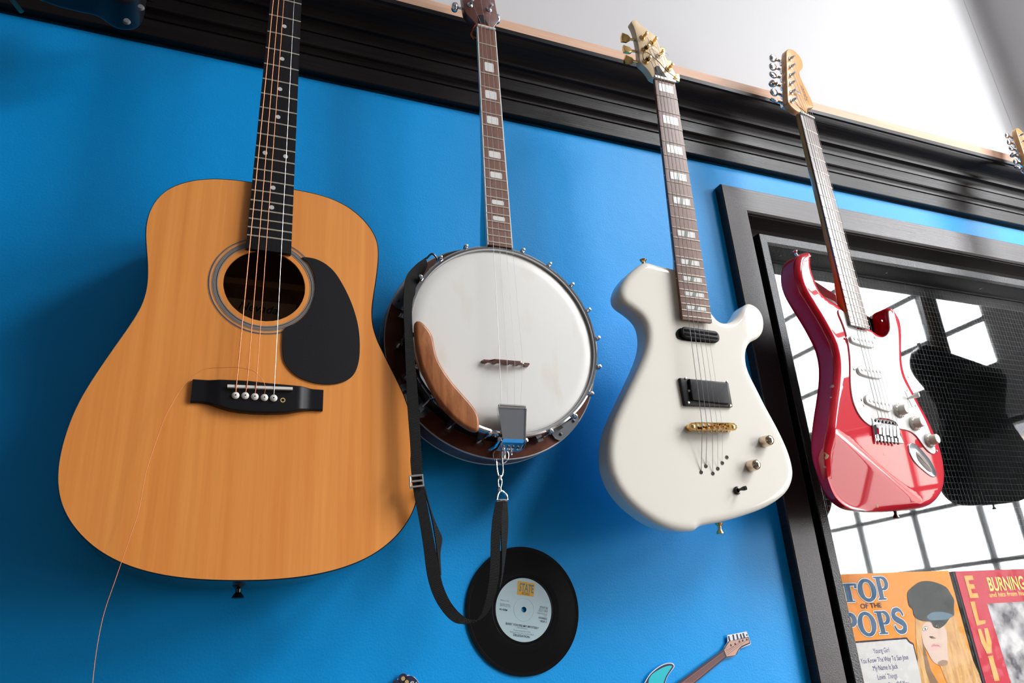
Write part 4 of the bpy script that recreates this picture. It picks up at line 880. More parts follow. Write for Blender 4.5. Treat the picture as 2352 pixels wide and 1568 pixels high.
# ------------------------------------------------------------------ white electric guitar
def oval(cx, cy, hw, hh, r, rot=0., n=6):
    q = []; c, s = math.cos(rot), math.sin(rot)
    for sx, sy, a in ((1, 1, 0), (-1, 1, 90), (-1, -1, 180), (1, -1, 270)):
        for b in range(n+1):
            an = math.radians(a+90*b/n); x = sx*(hw-r)+r*math.cos(an); y = sy*(hh-r)+r*math.sin(an); q.append((cx+x*c-y*s, cy+x*s+y*c))
    return q
def white_guitar():
    t = root('electric_guitar', 'cream white electric guitar with gold hardware and block inlays, left of the dark window frame', 'electric guitar', ROOT['white'])
    sh = mm('wh_body'); sh = sh[:3]+sh[4:31]+sh[32:]
    o = ccw(resample(relax(spline(sh, 5), 3), .004)); ZF = -.010
    def drop(x, y):
        # broad forearm bevel along the left edge and a thinned treble horn
        a = 0
        b = max(0, x-.105)*max(0, min(1, (y-.10)/.06))*.16
        return min(.014, a)+b
    mb = rounded(o, ZF, -.047, .008, .008, 8, drop=drop, grid=.007, ell=.0125); mb.build('body', 'white_lacquer', t, 50)
    wf = lambda y: .0432+(.635-y)/(.635-.172)*(.0562-.0432); xf = lambda y: -.0035+(.635-y)*.0042
    board(t, .634, .0432, .1725, .0562, .0060, 'rosewood', x0=-.0035, x1=-.0016, bow=.0004)
    frets(t, .635, range(1, 23), wf, xf, bow=.0004)
    for k in (1, 3, 5, 7, 9, 12, 15, 17, 19, 21):
        y0, y1 = fret_y(.635, k), fret_y(.635, k-1); yc = (y0+y1)/2; h = min(.0165, (y1-y0)*.56)*.5; w = wf(yc)*.345; x = xf(yc)
        mb = MB(); mb.prism([(x-w, yc-h), (x+w, yc-h), (x+w, yc+h), (x-w, yc+h)], -.001, .00025); e = mb.build('inlay_block', 'pearl', t, 0)
        mb = MB(); mb.prism([(x-.005, yc-h), (x+.002, yc-h), (x+.005, yc+h), (x-.002, yc+h)], -.001, .0004); mb.build('inlay_slash', 'abalone', e, 0)
    make_neck(t, [(.637, .0430, .016), (.60, .044, .017), (.40, .0495, .019), (.285, .0525, .021), (.255, .053, .030), (.22, .053, .032), (.19, .053, .032)], 'pale_maple', -.006)
    for k in (3, 5, 7, 9, 12, 15, 17):
        y = (fret_y(.635, k)+fret_y(.635, k-1))/2; mb = MB(); mb.lathe([(.0001, .0006), (.001, .0005), (.001, -.0004)], (xf(y)-wf(y)/2, y, -.004), (-1, 0, 0), 10); mb.build('side_dot', 'bone', t)
    mb = MB(); mb.box((-.0035, .6365, -.0018), (.0438, .0050, .0100)); mb.build('nut', 'bone', t, 0)
    hd = ccw(resample(relax(spline(mm('wh_head'), 2), 1), .003)); mb = rounded(hd, -.0075, -.0215, .0008, .0015, 2); mb.build('headstock', 'pale_maple', t, 40)
    mb = MB(); mb.prism(mm('wh_truss'), -.0072, -.0052); mb.build('truss_cover', 'black_matte', t, 0)
    tun = mm('wh_tuners'); lb = mm('wh_buttons'); rb = mm('wh_rbuttons')
    btn = [lb[0], lb[1], lb[2], (.008, .716), (.019, .690), (.033, .664)]
    for i, p in enumerate(tun):
        mb = MB(); mb.lathe([(.0001, .0034), (.0040, .0034), (.0055, .0022), (.0060, .0008), (.0060, 0)], (p[0], p[1], -.0075), n=24)
        mb.lathe([(.0030, 0), (.0030, .0075), (.0024, .0095), (.0024, .0115), (.0031, .0130), (.0030, .0150), (.0001, .0156)], (p[0], p[1], -.0075), n=18); e = mb.build('tuning_peg', 'gold', t)
        bx, by = btn[i]; sd = -1 if i < 3 else 1; mb = MB(); tl = (.35, -.1, .5, .2, .2, .2)[i]; zc = -.0175
        mb.tube([(bx, by, zc), (bx-sd*.018, by, -.015)], .0024, 10)
        q = [(-.0085, -.0080), (-.0098, 0), (-.0085, .0080), (.0030, .0068), (.0080, .0034), (.0080, -.0034), (.0030, -.0068)]
        secs = []
        for zz, k in ((-.0032, .85), (-.0024, 1.), (.0024, 1.), (.0032, .85)):
            s = []
            for x, y in q:
                x, y = x*k*(1 if sd < 0 else -1), y*k; s.append((bx+x, by+y*math.cos(tl)-zz*math.sin(tl), zc+y*math.sin(tl)+zz*math.cos(tl)))
            secs.append(s)
        mb.loft(secs); mb.build('peg_button', 'gold', e, 30)
    # loose string ends tangled at the pegs
    for nm, r, m in (('wh_wire', .00055, 'dark_metal'), ('wh_wire2', .0006, 'dark_metal'), ('wh_wire3', .0003, 'steel')):
        pts = spline(mm(nm), 5, False); string(t, [(x, y, -.001+.004*math.sin(PI*i/len(pts))) for i, (x, y) in enumerate(pts)], r, m, 'loose_string_end')
    for i in (1, 2):
        p = tun[i]; pts = [(p[0]+.0040*math.cos(a), p[1]+.0040*math.sin(a), -.002+.0007*a/6.28) for a in [k*.5 for k in range(60)]]
        string(t, pts, .0005, 'dark_metal', 'string_winding', 5)
    pts = [(-.022+.009*math.sin(k*1.9)+.0006*k, .705-.0011*k+.003*math.cos(k*2.7), .001+.0015*math.sin(k)) for k in range(26)]
    string(t, spline(pts, 4, False), .00022, 'steel', 'loose_string_end')
    # pickups
    q = ccw(spline(mm('wh_pick_n'), 3)); mb = MB(); mb.prism(q, ZF-.002, ZF+.0008); e = mb.build('neck_pickup', 'black_gloss', t, 30)
    xs = [p[0] for p in q]; ys = [p[1] for p in q]; cx, cy = sum(xs)/len(xs)+.004, sum(ys)/len(ys)
    mb = rounded(ccw(oval(cx, cy, .036, .0095, .008, -.03)), -.0035, ZF, .002, 0, 3); mb.build('pickup_bobbin', 'black_matte', e, 40)
    for dy in (-.0035, .0035):
        mb = MB(); mb.box((cx, cy+dy, -.0033), (.062, .0028, .0016), -.03); mb.build('pickup_blade', 'black_gloss', e, 0)
    mb = rounded(relax(ccw(resample([mm('wh_ring', k) for k in (0, 2, 4, 6)], .002)), 1), -.0055, ZF, .0012, 0, 3); e = mb.build('bridge_pickup', 'black', t, 40)
    c = mm('wh_cover'); mb = rounded(ccw(resample(c, .002)), -.0012, ZF+.001, .0012, 0, 3); mb.build('pickup_cover', 'black_matte', e, 40)
    cx, cy = sum(p[0] for p in c)/4, sum(p[1] for p in c)/4
    for dx, dy in ((-.036, 0), (.034, 0), (-.0395, .020), (.0385, .020), (-.0395, -.019), (.0385, -.019)):
        mb = MB(); mb.lathe([(.0001, .0014), (.0016, .0012), (.0022, .0002), (.0022, -.001)], (cx+dx, cy+dy, -.0053), n=12); mb.build('pickup_screw', 'nickel', e)
    # bridge
    a, b = mm('wh_bridge'); c, d = mm('wh_posts'); cx, cy = (a[0]+b[0])/2, (a[1]+b[1])/2; rz = math.atan2(b[1]-a[1], b[0]-a[0])
    mb = MB(); hw = (b[0]-a[0])/2+.002; cs, sn = math.cos(rz), math.sin(rz); R = lambda x, y: (cx+x*cs-y*sn, cy+x*sn+y*cs)
    for y0, y1 in ((-.0062, -.0046), (.0046, .0062)): mb.prism([R(-.032, y0), R(.032, y0), R(.032, y1), R(-.032, y1)], -.0035, .0035)
    for s in (-1, 1): mb.prism([R(s*.0315, -.0062), R(s*.0400, -.0055), R(s*.0440, -.002), R(s*.0440, .002), R(s*.0400, .0055), R(s*.0315, .0062)], -.0035, .0028)
    for k in range(7): x = -.0305+.0610*k/6; mb.prism([R(x-.0008, -.005), R(x+.0008, -.005), R(x+.0008, .005), R(x-.0008, .005)], -.0035, .0030)
    e = mb.build('bridge', 'gold', t, 0)
    for k in range(6):
        x = -.0254+.01016*k; y = -.001+.0008*k; mb = MB()
        mb.loft([[(R(x-.0036, y-.003)[0], R(x-.0036, y-.003)[1], -.003), (R(x+.0036, y-.003)[0], R(x+.0036, y-.003)[1], -.003), (R(x+.0036, y+.003)[0], R(x+.0036, y+.003)[1], -.003), (R(x-.0036, y+.003)[0], R(x-.0036, y+.003)[1], -.003)], [(R(x-.0034, y-.0006)[0], R(x-.0034, y-.0006)[1], .0045), (R(x+.0034, y-.0006)[0], R(x+.0034, y-.0006)[1], .0045), (R(x+.0034, y+.0006)[0], R(x+.0034, y+.0006)[1], .0045), (R(x-.0034, y+.0006)[0], R(x-.0034, y+.0006)[1], .0045)]])
        p = R(x, -.0062); mb.lathe([(.0001, .0028), (.0016, .0026), (.0018, 0)], (p[0], p[1], .0005), (sn, -cs, 0), 10); mb.build('saddle', 'gold', e, 30)
    for s in (-1, 1):
        p = R(s*.0370, 0); mb = MB(); mb.lathe([(.0001, .0038), (.0030, .0034), (.0034, .0024), (.0034, -.012), (.0060, -.0075), (.0060, -.0062), (.0034, -.0055)], (p[0], p[1], 0), n=20); mb.build('bridge_post', 'gold', e)
    sb = mm('wh_str_br'); fe = mm('wh_ferr')
    for i in range(5):
        xn = -.0035-.0175+.0070*i; p = tun[(2, 1, 0, 3, 4)[i]]; s = sb[i]; f = fe[i]
        string(t, [(p[0]+.003, p[1], .001), (xn, .637, .0032), (s[0]-.0015, cy, .0052), (f[0], f[1], ZF)], (.00056, .00048, .0004, .00026, .0002)[i], 'steel')
    for p in fe:
        mb = MB(); mb.lathe([(.0001, -.0001), (.0014, 0), (.0018, .0005), (.0027, .0005), (.0030, 0)], (p[0], p[1], ZF+.0002), n=16, closed=False); e = mb.build('string_ferrule', 'dark_metal', t)
    for p in mm('wh_knobs'):
        mb = MB(); mb.lathe([(.0001, .0185), (.0018, .0184), (.0036, .0180), (.0053, .0173), (.0067, .0163), (.0077, .0150), (.0083, .0132), (.0086, .011), (.0090, 0)], (p[0], p[1], ZF+.0004), n=32); mb.build('knob', 'knob_metal', t)
    p = mm('wh_toggle', 0); mb = MB(); mb.lathe([(.0060, 0), (.0062, .0020), (.0052, .0032), (.0030, .0036), (.0026, .0015), (.0001, .0015)], (p[0], p[1], ZF), n=20); e = mb.build('toggle_switch', 'dark_metal', t)
    mb = MB(); mb.tube([(p[0], p[1], ZF+.001), (p[0]+.002, p[1]+.001, ZF+.007), (p[0]+.004, p[1]+.0015, ZF+.012), (p[0]+.0052, p[1]+.0018, ZF+.0155)], [.0018, .002, .0034, .0032], 14); mb.build('toggle_tip', 'black_gloss', e)
    b1, b2 = mm('wh_button'); strap_button(t, (b1[0]-.002, b1[1]-.002, -.028), (0, 1, 0), 'gold', .0062, .012); strap_button(t, (b2[0], b2[1]+.001, -.028), (0, -1, 0), 'gold', .0062, .016)
white_guitar()

# ------------------------------------------------------------------ red electric guitar
def red_guitar():
    t = root('electric_guitar', 'red electric guitar with white pickguard hanging in front of the glass', 'electric guitar', ROOT['red'])
    o = ccw(resample(relax(spline(mm('rd_body'), 5), 3), .004)); ZF = -.0088
    c = mm('rd_contour'); nx, ny = c[-1][1]-c[0][1], -(c[-1][0]-c[0][0]); L = math.hypot(nx, ny); nx, ny = nx/L, ny/L
    if nx*(-.15)+ny*(-.13)-(nx*c[0][0]+ny*c[0][1]) < 0: nx, ny = -nx, -ny
    d0 = nx*c[0][0]+ny*c[0][1]
    def drop(x, y):
        d = nx*x+ny*y-d0+.004
        if d <= 0: return 0
        return .31*(d*d/.012/2 if d < .012 else d-.006)
    mb = rounded(o, ZF, -.0535, .011, .011, 8, drop=drop, grid=.006); body = mb.build('body', 'red_lacquer', t, 60)
    for i, p in enumerate(mm('rd_chips')):
        pass
    wf = lambda y: .0424+(.648-y)/(.648-.187)*(.0565-.0424)
    board(t, .6485, .0424, .187, .0565, .0048, 'rosewood2', bow=.0010)
    frets(t, .648, range(1, 22), wf, h=.0010, bow=.0010)
    for k in (3, 5, 7, 9, 12, 15, 17, 19, 21):
        y = (fret_y(.648, k)+fret_y(.648, k-1))/2
        for x in ((-.012, .012) if k == 12 else (0,)):
            mb = MB(); mb.lathe([(.0001, .0003), (.0030, .0003), (.0030, -.0012)], (x, y, -.00025 if x else 0), n=18); mb.build('fret_marker', 'dot', t)
    make_neck(t, [(.652, .0420, .015), (.60, .0435, .0165), (.40, .0498, .0175), (.285, .0533, .019), (.262, .054, .0235), (.235, .0545, .025), (.195, .0552, .025)], 'maple', -.0048)
    mb = MB(); mb.box((0, .6500, -.0010), (.0428, .0034, .0070)); mb.build('nut', 'bone', t, 0)
    hd = ccw(resample(relax(spline(mm('rd_head'), 2), 1), .003)); mb = rounded(hd, -.0055, -.0195, .0025, .0025, 4); mb.build('headstock', 'maple', t, 50)
    tu, tb = mm('rd_tuners'), mm('rd_tbut')
    for i, p in enumerate(tu):
        mb = MB(); mb.lathe([(.0001, .0022), (.0034, .0020), (.0050, .0012), (.0050, 0)], (p[0], p[1], -.0055), n=20)
        mb.lathe([(.0030, 0), (.0029, .0065), (.0024, .0080), (.0026, .0100), (.0026, .0118), (.0001, .0118)], (p[0], p[1], -.0055), n=16); e = mb.build('tuning_peg', 'chrome', t)
        bx, by = tb[i]; tl = (.4, .3, -.1, 1.2, .2, -.7)[i]; zc = -.0235; mb = MB(); cy_, sy_ = math.cos(tl), math.sin(tl)
        secs = []
        for k in range(9):
            a = PI*k/8; h = -.0036*math.cos(a); s = max(.04, math.sin(a)**.45); q = []
            for j in range(18):
                b = 2*PI*j/18; x, y = .0110*s*math.cos(b), .0080*s*math.sin(b); q.append((bx+x, by+y*cy_-h*sy_, zc+y*sy_+h*cy_))
            secs.append(q)
        mb.loft(secs); mb.build('peg_button', 'chrome', e, 50)
        mb = MB(); mb.tube([(bx+.006, by, zc), (bx+.020, by+.001, -.0225)], .0026, 10); mb.box((p[0]-.004, p[1], -.0225), (.012, .012, .006)); mb.build('peg_gear_case', 'chrome', e, 30)
    mb = MB(); lg = mm('rd_logo'); rot = math.atan2(lg[1][1]-lg[0][1], lg[1][0]-lg[0][0])
    put_text(mb, 'Squier', (lg[0][0]+.002, lg[0][1]), -.0053, width=.044, rot=rot, shear=.35, bold=-.004); mb.build('headstock_lettering', 'black', t, 0)
    mb = MB(); q = mm('rd_tree', 0); mb.box((q[0], q[1], -.0005), (.011, .0055, .0012)); mb.tube([(q[0], q[1], -.0055), (q[0], q[1], .0006)], .0018, 8); mb.build('string_tree', 'chrome', t, 30)
    g = ccw(resample(relax(spline(mm('rd_guard'), 3), 1), .0025)); mb = rounded(g, ZF+.0022, ZF+.0001, .0010, 0, 2); pg = mb.build('pickguard', 'guard_white', t, 40)
    for p in ((-.024, .213), (-.018, .112), (-.041, .038), (.046, .176), (.085, .215), (.122, .108), (.108, .080), (.122, .052), (.152, -.030), (.051, .030)):
        mb = MB(); mb.lathe([(.0001, .0012), (.0018, .0010), (.0024, 0)], (p[0], p[1], ZF+.0022), n=12); mb.build('guard_screw', 'chrome', pg)
    for k in range(3):
        q = ccw(resample(spline(mm('rd_pick%d' % k), 3), .002)); mb = rounded(q, -.0022, ZF+.001, .0022, 0, 4); e = mb.build('pickup', 'plastic_white', t, 50)
        a = max(q, key=lambda p: p[0]); b = min(q, key=lambda p: p[0]); 
        for i in range(6):
            u = .14+.72*i/5; x = b[0]+(a[0]-b[0])*u; y = b[1]+(a[1]-b[1])*u; mb = MB(); mb.lathe([(.0001, .0010), (.0020, .0009), (.0025, .0002), (.0025, -.001)], (x, y, -.0022), n=14); mb.build('pole_piece', 'pearl', e)
        mb = MB(); mb.lathe([(.0001, .0016), (.0020, .0014), (.0025, 0)], (b[0]-.0055, b[1]+.001, ZF+.0022), n=12); mb.build('pickup_screw', 'chrome', e)
    # bridge plate with saddles
    br = mm('rd_bridge'); mb = rounded(ccw(resample(br, .003)), -.0052, ZF, .0008, 0, 2); e = mb.build('bridge', 'chrome', t, 40)
    ux, uy = br[1][0]-br[0][0], br[1][1]-br[0][1]; vx, vy = br[3][0]-br[0][0], br[3][1]-br[0][1]; P = lambda u, v: (br[0][0]+ux*u+vx*v, br[0][1]+uy*u+vy*v)
    for i in range(6):
        u = .12+.76*i/5; a = [P(u-.055, .28), P(u+.055, .28), P(u+.055, .72+.05*(i % 2)), P(u-.055, .72+.05*(i % 2))]
        mb = MB(); mb.loft([[(p[0], p[1], -.0052) for p in a], [(p[0], p[1], z) for p, z in zip(a, (.0022, .0022, .0002, .0002))]])
        p0, p1 = P(u, .72), P(u, .95); mb.tube([(p0[0], p0[1], -.002), (p1[0], p1[1], -.002)], .0014, 8); mb.build('saddle', 'chrome', e, 0)
        p = P(u, .10); mb = MB(); mb.lathe([(.0001, .0022), (.0020, .0020), (.0028, .0006), (.0028, 0)], (p[0], p[1], -.0052), n=12); mb.build('bridge_screw', 'dark_metal', e)
        p = P(u, .99); mb = MB(); mb.lathe([(.0001, .003), (.0018, .0026), (.0018, -.001)], (p[0], p[1], -.0030), (0, -1, 0), 10); mb.build('saddle_screw', 'dark_metal', e)
    for i in range(6):
        xn = -.0175+.0070*i; p = tu[5-i]; s = P(.12+.76*i/5, .36)
        string(t, [(p[0]+.003, p[1], -.001), (xn, .6502, .0028), (s[0], s[1], .0028), (P(.12+.76*i/5, .5)[0], P(.12+.76*i/5, .5)[1], -.003)], (.00056, .00048, .0004, .00030, .00024, .0002)[i], 'steel')
    p = mm('rd_switch', 0); mb = MB(); mb.prism([(p[0]-.0006, p[1]+.014), (p[0]+.0006, p[1]+.014), (p[0]+.012, p[1]-.016), (p[0]+.0108, p[1]-.016)], ZF+.0021, ZF+.0024); e = mb.build('pickup_selector', 'black', t, 0)
    mb = MB(); mb.tube([(p[0]+.004, p[1], ZF+.002), (p[0]+.006, p[1]+.001, ZF+.010), (p[0]+.008, p[1]+.002, ZF+.020), (p[0]+.0085, p[1]+.002, ZF+.022)], [.0016, .0030, .0048, .0040], 14); mb.build('selector_tip', 'plastic_white', e)
    for p in mm('rd_knobs'):
        mb = MB(); mb.lathe([(.0001, .0172), (.0075, .0170), (.0085, .0160), (.0094, .0062), (.0128, .0046), (.0132, .0008), (.0132, 0)], (p[0], p[1], ZF+.0024), n=40); e = mb.build('knob', 'knob_cream', t, 30)
        mb = MB()
        for k in range(10):
            a = math.radians(40+31*k); mb.box((p[0]+.0112*math.cos(a), p[1]+.0112*math.sin(a), ZF+.0024+.0050), (.0026, .0007, .0012), a)
        mb.build('knob_numeral', 'ink_dark', e, 0)
    j = ccw(resample(spline(mm('rd_jack'), 4), .002)); mb = rounded(j, ZF+.0020, ZF-.001, .0015, 0, 4); e = mb.build('jack_plate', 'chrome', t, 50)
    q = ccw(resample(spline(mm('rd_jackin'), 4), .002)); mb = MB(); a = inset(q, .004); n = len(q)
    mb.add([(p[0], p[1], ZF+.0023) for p in q]+[(p[0], p[1], ZF+.0021) for p in a], [(i, (i+1) % n, n+(i+1) % n, n+i) for i in range(n)]+[tuple(range(n, 2*n))]); mb.build('jack_recess', 'dark_metal', e, 60)
    b1, b2 = mm('rd_buttons'); strap_button(t, (b1[0]-.006, b1[1]-.002, -.030), (-.25, 1, 0), 'chrome', .006, .011); strap_button(t, (b2[0], b2[1]+.003, -.030), (0, -1, 0), 'dark_metal', .0062, .017)
    return t
red = red_guitar()

def copy_tree(o, parent=None):
    c = o.copy(); C.objects.link(c)
    if parent is not None: c.parent = parent
    for ch in list(o.children): copy_tree(ch, c)
    return c
five = copy_tree(red); hp = red.matrix_world @ Vector((-.02, .75, -.005))
five.matrix_world = Matrix.Translation((.758, .025, .004)) @ Matrix.Translation(hp) @ Matrix.Rotation(math.radians(-4.), 4, 'X') @ Matrix.Scale(.91, 4) @ Matrix.Translation(-hp) @ red.matrix_world
five['label'] = 'electric guitar cut off by the right edge, showing only its amber headstock and pegs'; five['group'] = ''
del five['group']
for ch in five.children:
    if ch.name.startswith('body'):
        ch.data = ch.data.copy(); ch.data.materials[0] = M['sun_lacquer']
    if ch.name.startswith('headstock_lettering'): bpy.data.objects.remove(ch)

# bare wood chips in the red finish
from mathutils.bvhtree import BVHTree
body = [c for c in red.children if c.name.startswith('body')][0]
bv = BVHTree.FromPolygons([v.co for v in body.data.vertices], [tuple(p.vertices) for p in body.data.polygons])
for i, p in enumerate(mm('rd_chips')):
    loc, nor, *_ = bv.find_nearest(Vector((p[0], p[1], -.015)))
    nor = nor.normalized(); u = nor.orthogonal().normalized(); w = nor.cross(u); r = (.0040, .0055, .0028, .002, .0022, .003)[i]; q = []
    for k in range(14):
        a = 2*PI*k/14; rr = r*(.6+.5*random.random()); x = loc+(u*math.cos(a)+w*math.sin(a)*1.2)*rr
        h = bv.find_nearest(x); q.append(h[0]+h[1].normalized()*.00025)
    mb = MB(); c0 = loc+nor*.0003; mb.add([tuple(c0)]+[tuple(x) for x in q], [(0, 1+k, 1+(k+1) % 14) for k in range(14)]); mb.build('paint_chip', 'chip', red, 60, fix=False)

# orange cord tied round the banjo neck
t = root('cord_loop', 'orange cord looped round the banjo neck just under its red brown headstock', 'cord', ROOT['banjo'])
pts = [(-.018, .6075, -.004), (-.010, .6085, -.0015), (0, .6085, -.0012), (.011, .607, -.002), (.0165, .605, -.006), (.017, .600, -.014), (.0, .602, -.026), (-.018, .600, -.022), (-.0215, .599, -.012), (-.0205, .604, -.006)]
mb = MB(); mb.tube(spline(pts, 5), .0011, 6); mb.build('cord', 'orange_cord', t)
mb = MB(); mb.tube(spline([(-.020, .602, -.010), (-.0235, .596, -.014), (-.0225, .589, -.013), (-.0195, .583, -.012)], 4, False), .0010, 6); mb.build('cord_end', 'orange_cord', t)

# ------------------------------------------------------------------ strap hanging from the banjo
st = root('guitar_strap', 'black woven strap with chrome buckle looping down from the banjo', 'strap', loc=(0, 0, 0))
def ribbon(name, L, R, th=.0012, per=6):
    L = spline(L, per, False); R = spline(R, per, False); n = len(L); mb = MB(); vs = []; uv = []; d = 0
    for i in range(n):
        l, r = Vector(L[i]), Vector(R[i]); t = (Vector(L[min(i+1, n-1)])-Vector(L[max(i-1, 0)]))
        nn = (r-l).cross(t); nn = nn.normalized()*th if nn.length > 1e-12 else Vector((0, 0, th))
        if nn.z < 0: nn = -nn
        if i: d += ((Vector(L[i])-Vector(L[i-1])).length+(Vector(R[i])-Vector(R[i-1])).length)/2
        for p, k in ((l, 0), (r, .025), (r-nn, .025), (l-nn, 0)): vs.append(tuple(p)); uv.append((k, d))
    fs = []
    for i in range(n-1):
        for k in range(4): fs.append((4*i+k, 4*i+(k+1) % 4, 4*i+4+(k+1) % 4, 4*i+4+k))
    fs += [(0, 1, 2, 3), (4*n-1, 4*n-2, 4*n-3, 4*n-4)]
    mb.uv = uv; mb.add(vs, fs); return mb.build(name, 'webbing', st, 40)
ribbon('webbing', mm('strap_L'), mm('strap_R'))
ribbon('webbing_loop', mm('strap2_L'), mm('strap2_R'))
ribbon('webbing_return', mm('strap3_L'), mm('strap3_R'))
ribbon('webbing_tail', mm('strap4_L'), mm('strap4_R'))
b = mm('buckle'); mb = MB(); q = [b[0], b[1], b[2], b[3]]; mb.tube([tuple(Vector(p)) for p in q]+[q[0]], .0019, 8)
m1 = (Vector(q[0])+Vector(q[3]))/2; m2 = (Vector(q[1])+Vector(q[2]))/2; mb.tube([tuple(m1), tuple(m2)], .0016, 8); mb.build('buckle', 'chrome', st)
mb = MB(); mb.tube(spline(mm('dring'), 4, False), .0015, 8); d = mm('dring'); mb.tube([d[0], d[-1]], .0015, 8); mb.build('ring', 'chrome', st)
mb = MB(); mb.tube(spline(mm('clip_top'), 4, False), .0014, 8); mb.tube(spline(mm('clip_low'), 4, False), .0012, 8)
c = mm('clip_top', 2); mb.lathe([(.0001, .003), (.003, .002), (.0034, -.001), (.0026, -.004), (.0001, -.005)], c, (0, 1, 0), 12)
c = mm('clip_low', 2); mb.lathe([(.0001, .003), (.003, .002), (.0034, -.001), (.0026, -.004), (.0001, -.005)], c, (0, 1, 0), 12); mb.build('snap_hook', 'chrome', st)
c = mm('clip_ring', 0); mb = MB(); mb.tube([(c[0]+.0115*math.cos(a), c[1]+.0105*math.sin(a), c[2]+.002*math.sin(a)) for a in [2*PI*k/24 for k in range(25)]], .0009, 8); mb.build('split_ring', 'chrome', st)
p = mm('strap_L', 0); mb = MB()
mb.tube(spline([(p[0]+.001, p[1]-.002, p[2]), (p[0]+.009, p[1]+.006, p[2]+.002), (p[0]+.015, p[1]+.002, p[2]+.001), (p[0]+.022, p[1]-.005, p[2]-.004), (p[0]+.034, p[1]+.002, p[2]-.004), (p[0]+.040, p[1]+.004, p[2]-.01)], 5, False), .0015, 8); mb.build('end_hook', 'dark_metal', st)

# ------------------------------------------------------------------ record on the wall
rc = root('vinyl_record', 'black seven inch vinyl single with pale blue label pinned to the blue wall', 'record', loc=(.4474, .0514, .0008))
mb = MB(); mb.lathe([(.0036, .0), (.0036, .0020), (.0545, .0020), (.0548, .0016)], (0, 0, 0), n=96); mb.lathe([(.0548, .0016), (.0800, .0016), (.0835, .0021), (.0868, .0021), (.0873, .0014), (.0870, .0004), (.0036, .0)], (0, 0, 0), n=128)
mb = MB(); mb.lathe([(.0545, .0022), (.0550, .0018), (.0815, .0017)], (0, 0, 0), n=128); 
mb.lathe([(.0815, .0017), (.0835, .0019)], (0, 0, 0), n=128)
def disc(name, prof, m, n=128, par=rc):
    vs = []; fs = []; k = len(prof)
    for r, h in prof:
        for i in range(n): a = 2*PI*i/n; vs.append((r*math.cos(a), r*math.sin(a), h))
    for j in range(k-1):
        for i in range(n): fs.append((j*n+i, j*n+(i+1) % n, (j+1)*n+(i+1) % n, (j+1)*n+i))
    b = MB(); b.add(vs, fs); return b.build(name, m, par, 30)
disc('groove_band', [(.0550, .0018), (.0818, .0017)], 'vinyl')
disc('disc', [(.0036, .0018), (.0440, .0018), (.0455, .0014), (.0475, .0014), (.0480, .0018), (.0550, .0018), (.0550, .0012), (.0818, .0012), (.0818, .0018), (.0832, .0021), (.0868, .0021), (.0873, .0014), (.0868, .0002), (.0036, .0002), (.0036, .0018)], 'vinyl_smooth')
lb = disc('label', [(.0038, .0020), (.0150, .0020), (.0154, .00225), (.0158, .0020), (.0430, .0020), (.0432, .0017)], 'label_blue')
ra = math.radians(-10.2); z = .00235
mb = MB(); c, s = math.cos(ra), math.sin(ra); U = lambda x, y: (x*c-y*s, x*s+y*c)
q = [(-6.3, 39.5), (20.0, 34.9), (16.5, 16.9), (-9.0, 20.8)]; mb.prism([(a/1000, b/1000) for a, b in q], .0020, .0022); mb.build('label_logo', 'label_orange', lb, 0)
mb = MB(); put_text(mb, 'STATE', (-.0059, .0257), z, width=.0225, rot=ra, bold=.02, height=.0115); mb.build('label_logo_lettering', 'ink_teal', lb, 0)
mb = MB(); put_text(mb, 'RECORDS', (-.0018, .0209), z, width=.0118, rot=ra, height=.0032); mb.build('label_logo_lettering', 'ink_dark', lb, 0)
mb = MB()
for s_, p, w in (('45 RPM', (-37.6, 1.0), 11.8), ('STAT 55', (24.9, 1.3), 12.6), ('STEREO', (21.8, -13.0), 13.0), ('SIDE 2', (24.0, -17.6), 9.8), ("BABY YOU'RE MY MYSTERY", (-29.3, -18.3), 50.8), ('DELEGATION', (-19.0, -33.8), 24.8)):
    put_text(mb, s_, (p[0]/1000, p[1]/1000), z, width=w/1000, rot=ra, bold=.006)
mb.build('label_lettering', 'ink_dark', lb, 0, fix=False)
mb = MB()
for s_, p, w in (('Made in UK', (-35.3, 13.5), 13), ('Screen Gems', (-36.3, 8.9), 15.2), ('EMI Music Ltd.', (-36.4, 6.6), 16.3), ('STAT 55 B', (23.5, -1.5), 13.4), ('P & C 1977', (22.7, -3.6), 14.), ('State Records', (20.2, -6.0), 15.8), ('Ltd.', (30.4, -10.1), 4.4), ('(Gold/Denne)', (-12.5, -23.9), 15.9), ('Produced by Ken Gold', (-18.0, -26.9), 25.6), ('String & Brass Arr. Lenton Naiff', (-23.6, -28.9), 36.4)):
    put_text(mb, s_, (p[0]/1000, p[1]/1000), z, width=w/1000, rot=ra)
mb.build('label_lettering', 'ink_grey', lb, 0, fix=False)

# ------------------------------------------------------------------ paper guitar cut-outs stuck to the wall
def xy(n): return mm(n)
pa = root('paper_guitar', 'paper cut-out electric guitar with turquoise horn and brown neck, bottom right of the wall', 'paper cut-out', loc=(0, 0, .0035))
mb = MB(); mb.prism(xy('pp_headpaper'), 0, .0005); mb.build('headstock_backing', 'paper', pa, 0); mb = MB(); mb.prism(spline(xy('pp_horn_paper'), 3), 0, .0005); mb.build('body_backing', 'paper', pa, 0)
mb = MB(); mb.prism(xy('pp_head_line'), .0004, .0008); mb.prism(spline(xy('pp_horn_line'), 3), .0004, .0008); mb.prism(xy('pp_neck_line'), 0, .0007)
pg = xy('pp_pegs')
for i in range(0, 12, 2):
    a, b = Vector(pg[i]), Vector(pg[i+1]); d = (b-a).normalized()*.0012; w = Vector((-d.y, d.x)); mb.prism([tuple(a-w), tuple(a+w), tuple(b+w*1.3), tuple(b-w*1.3)], .0004, .0008)
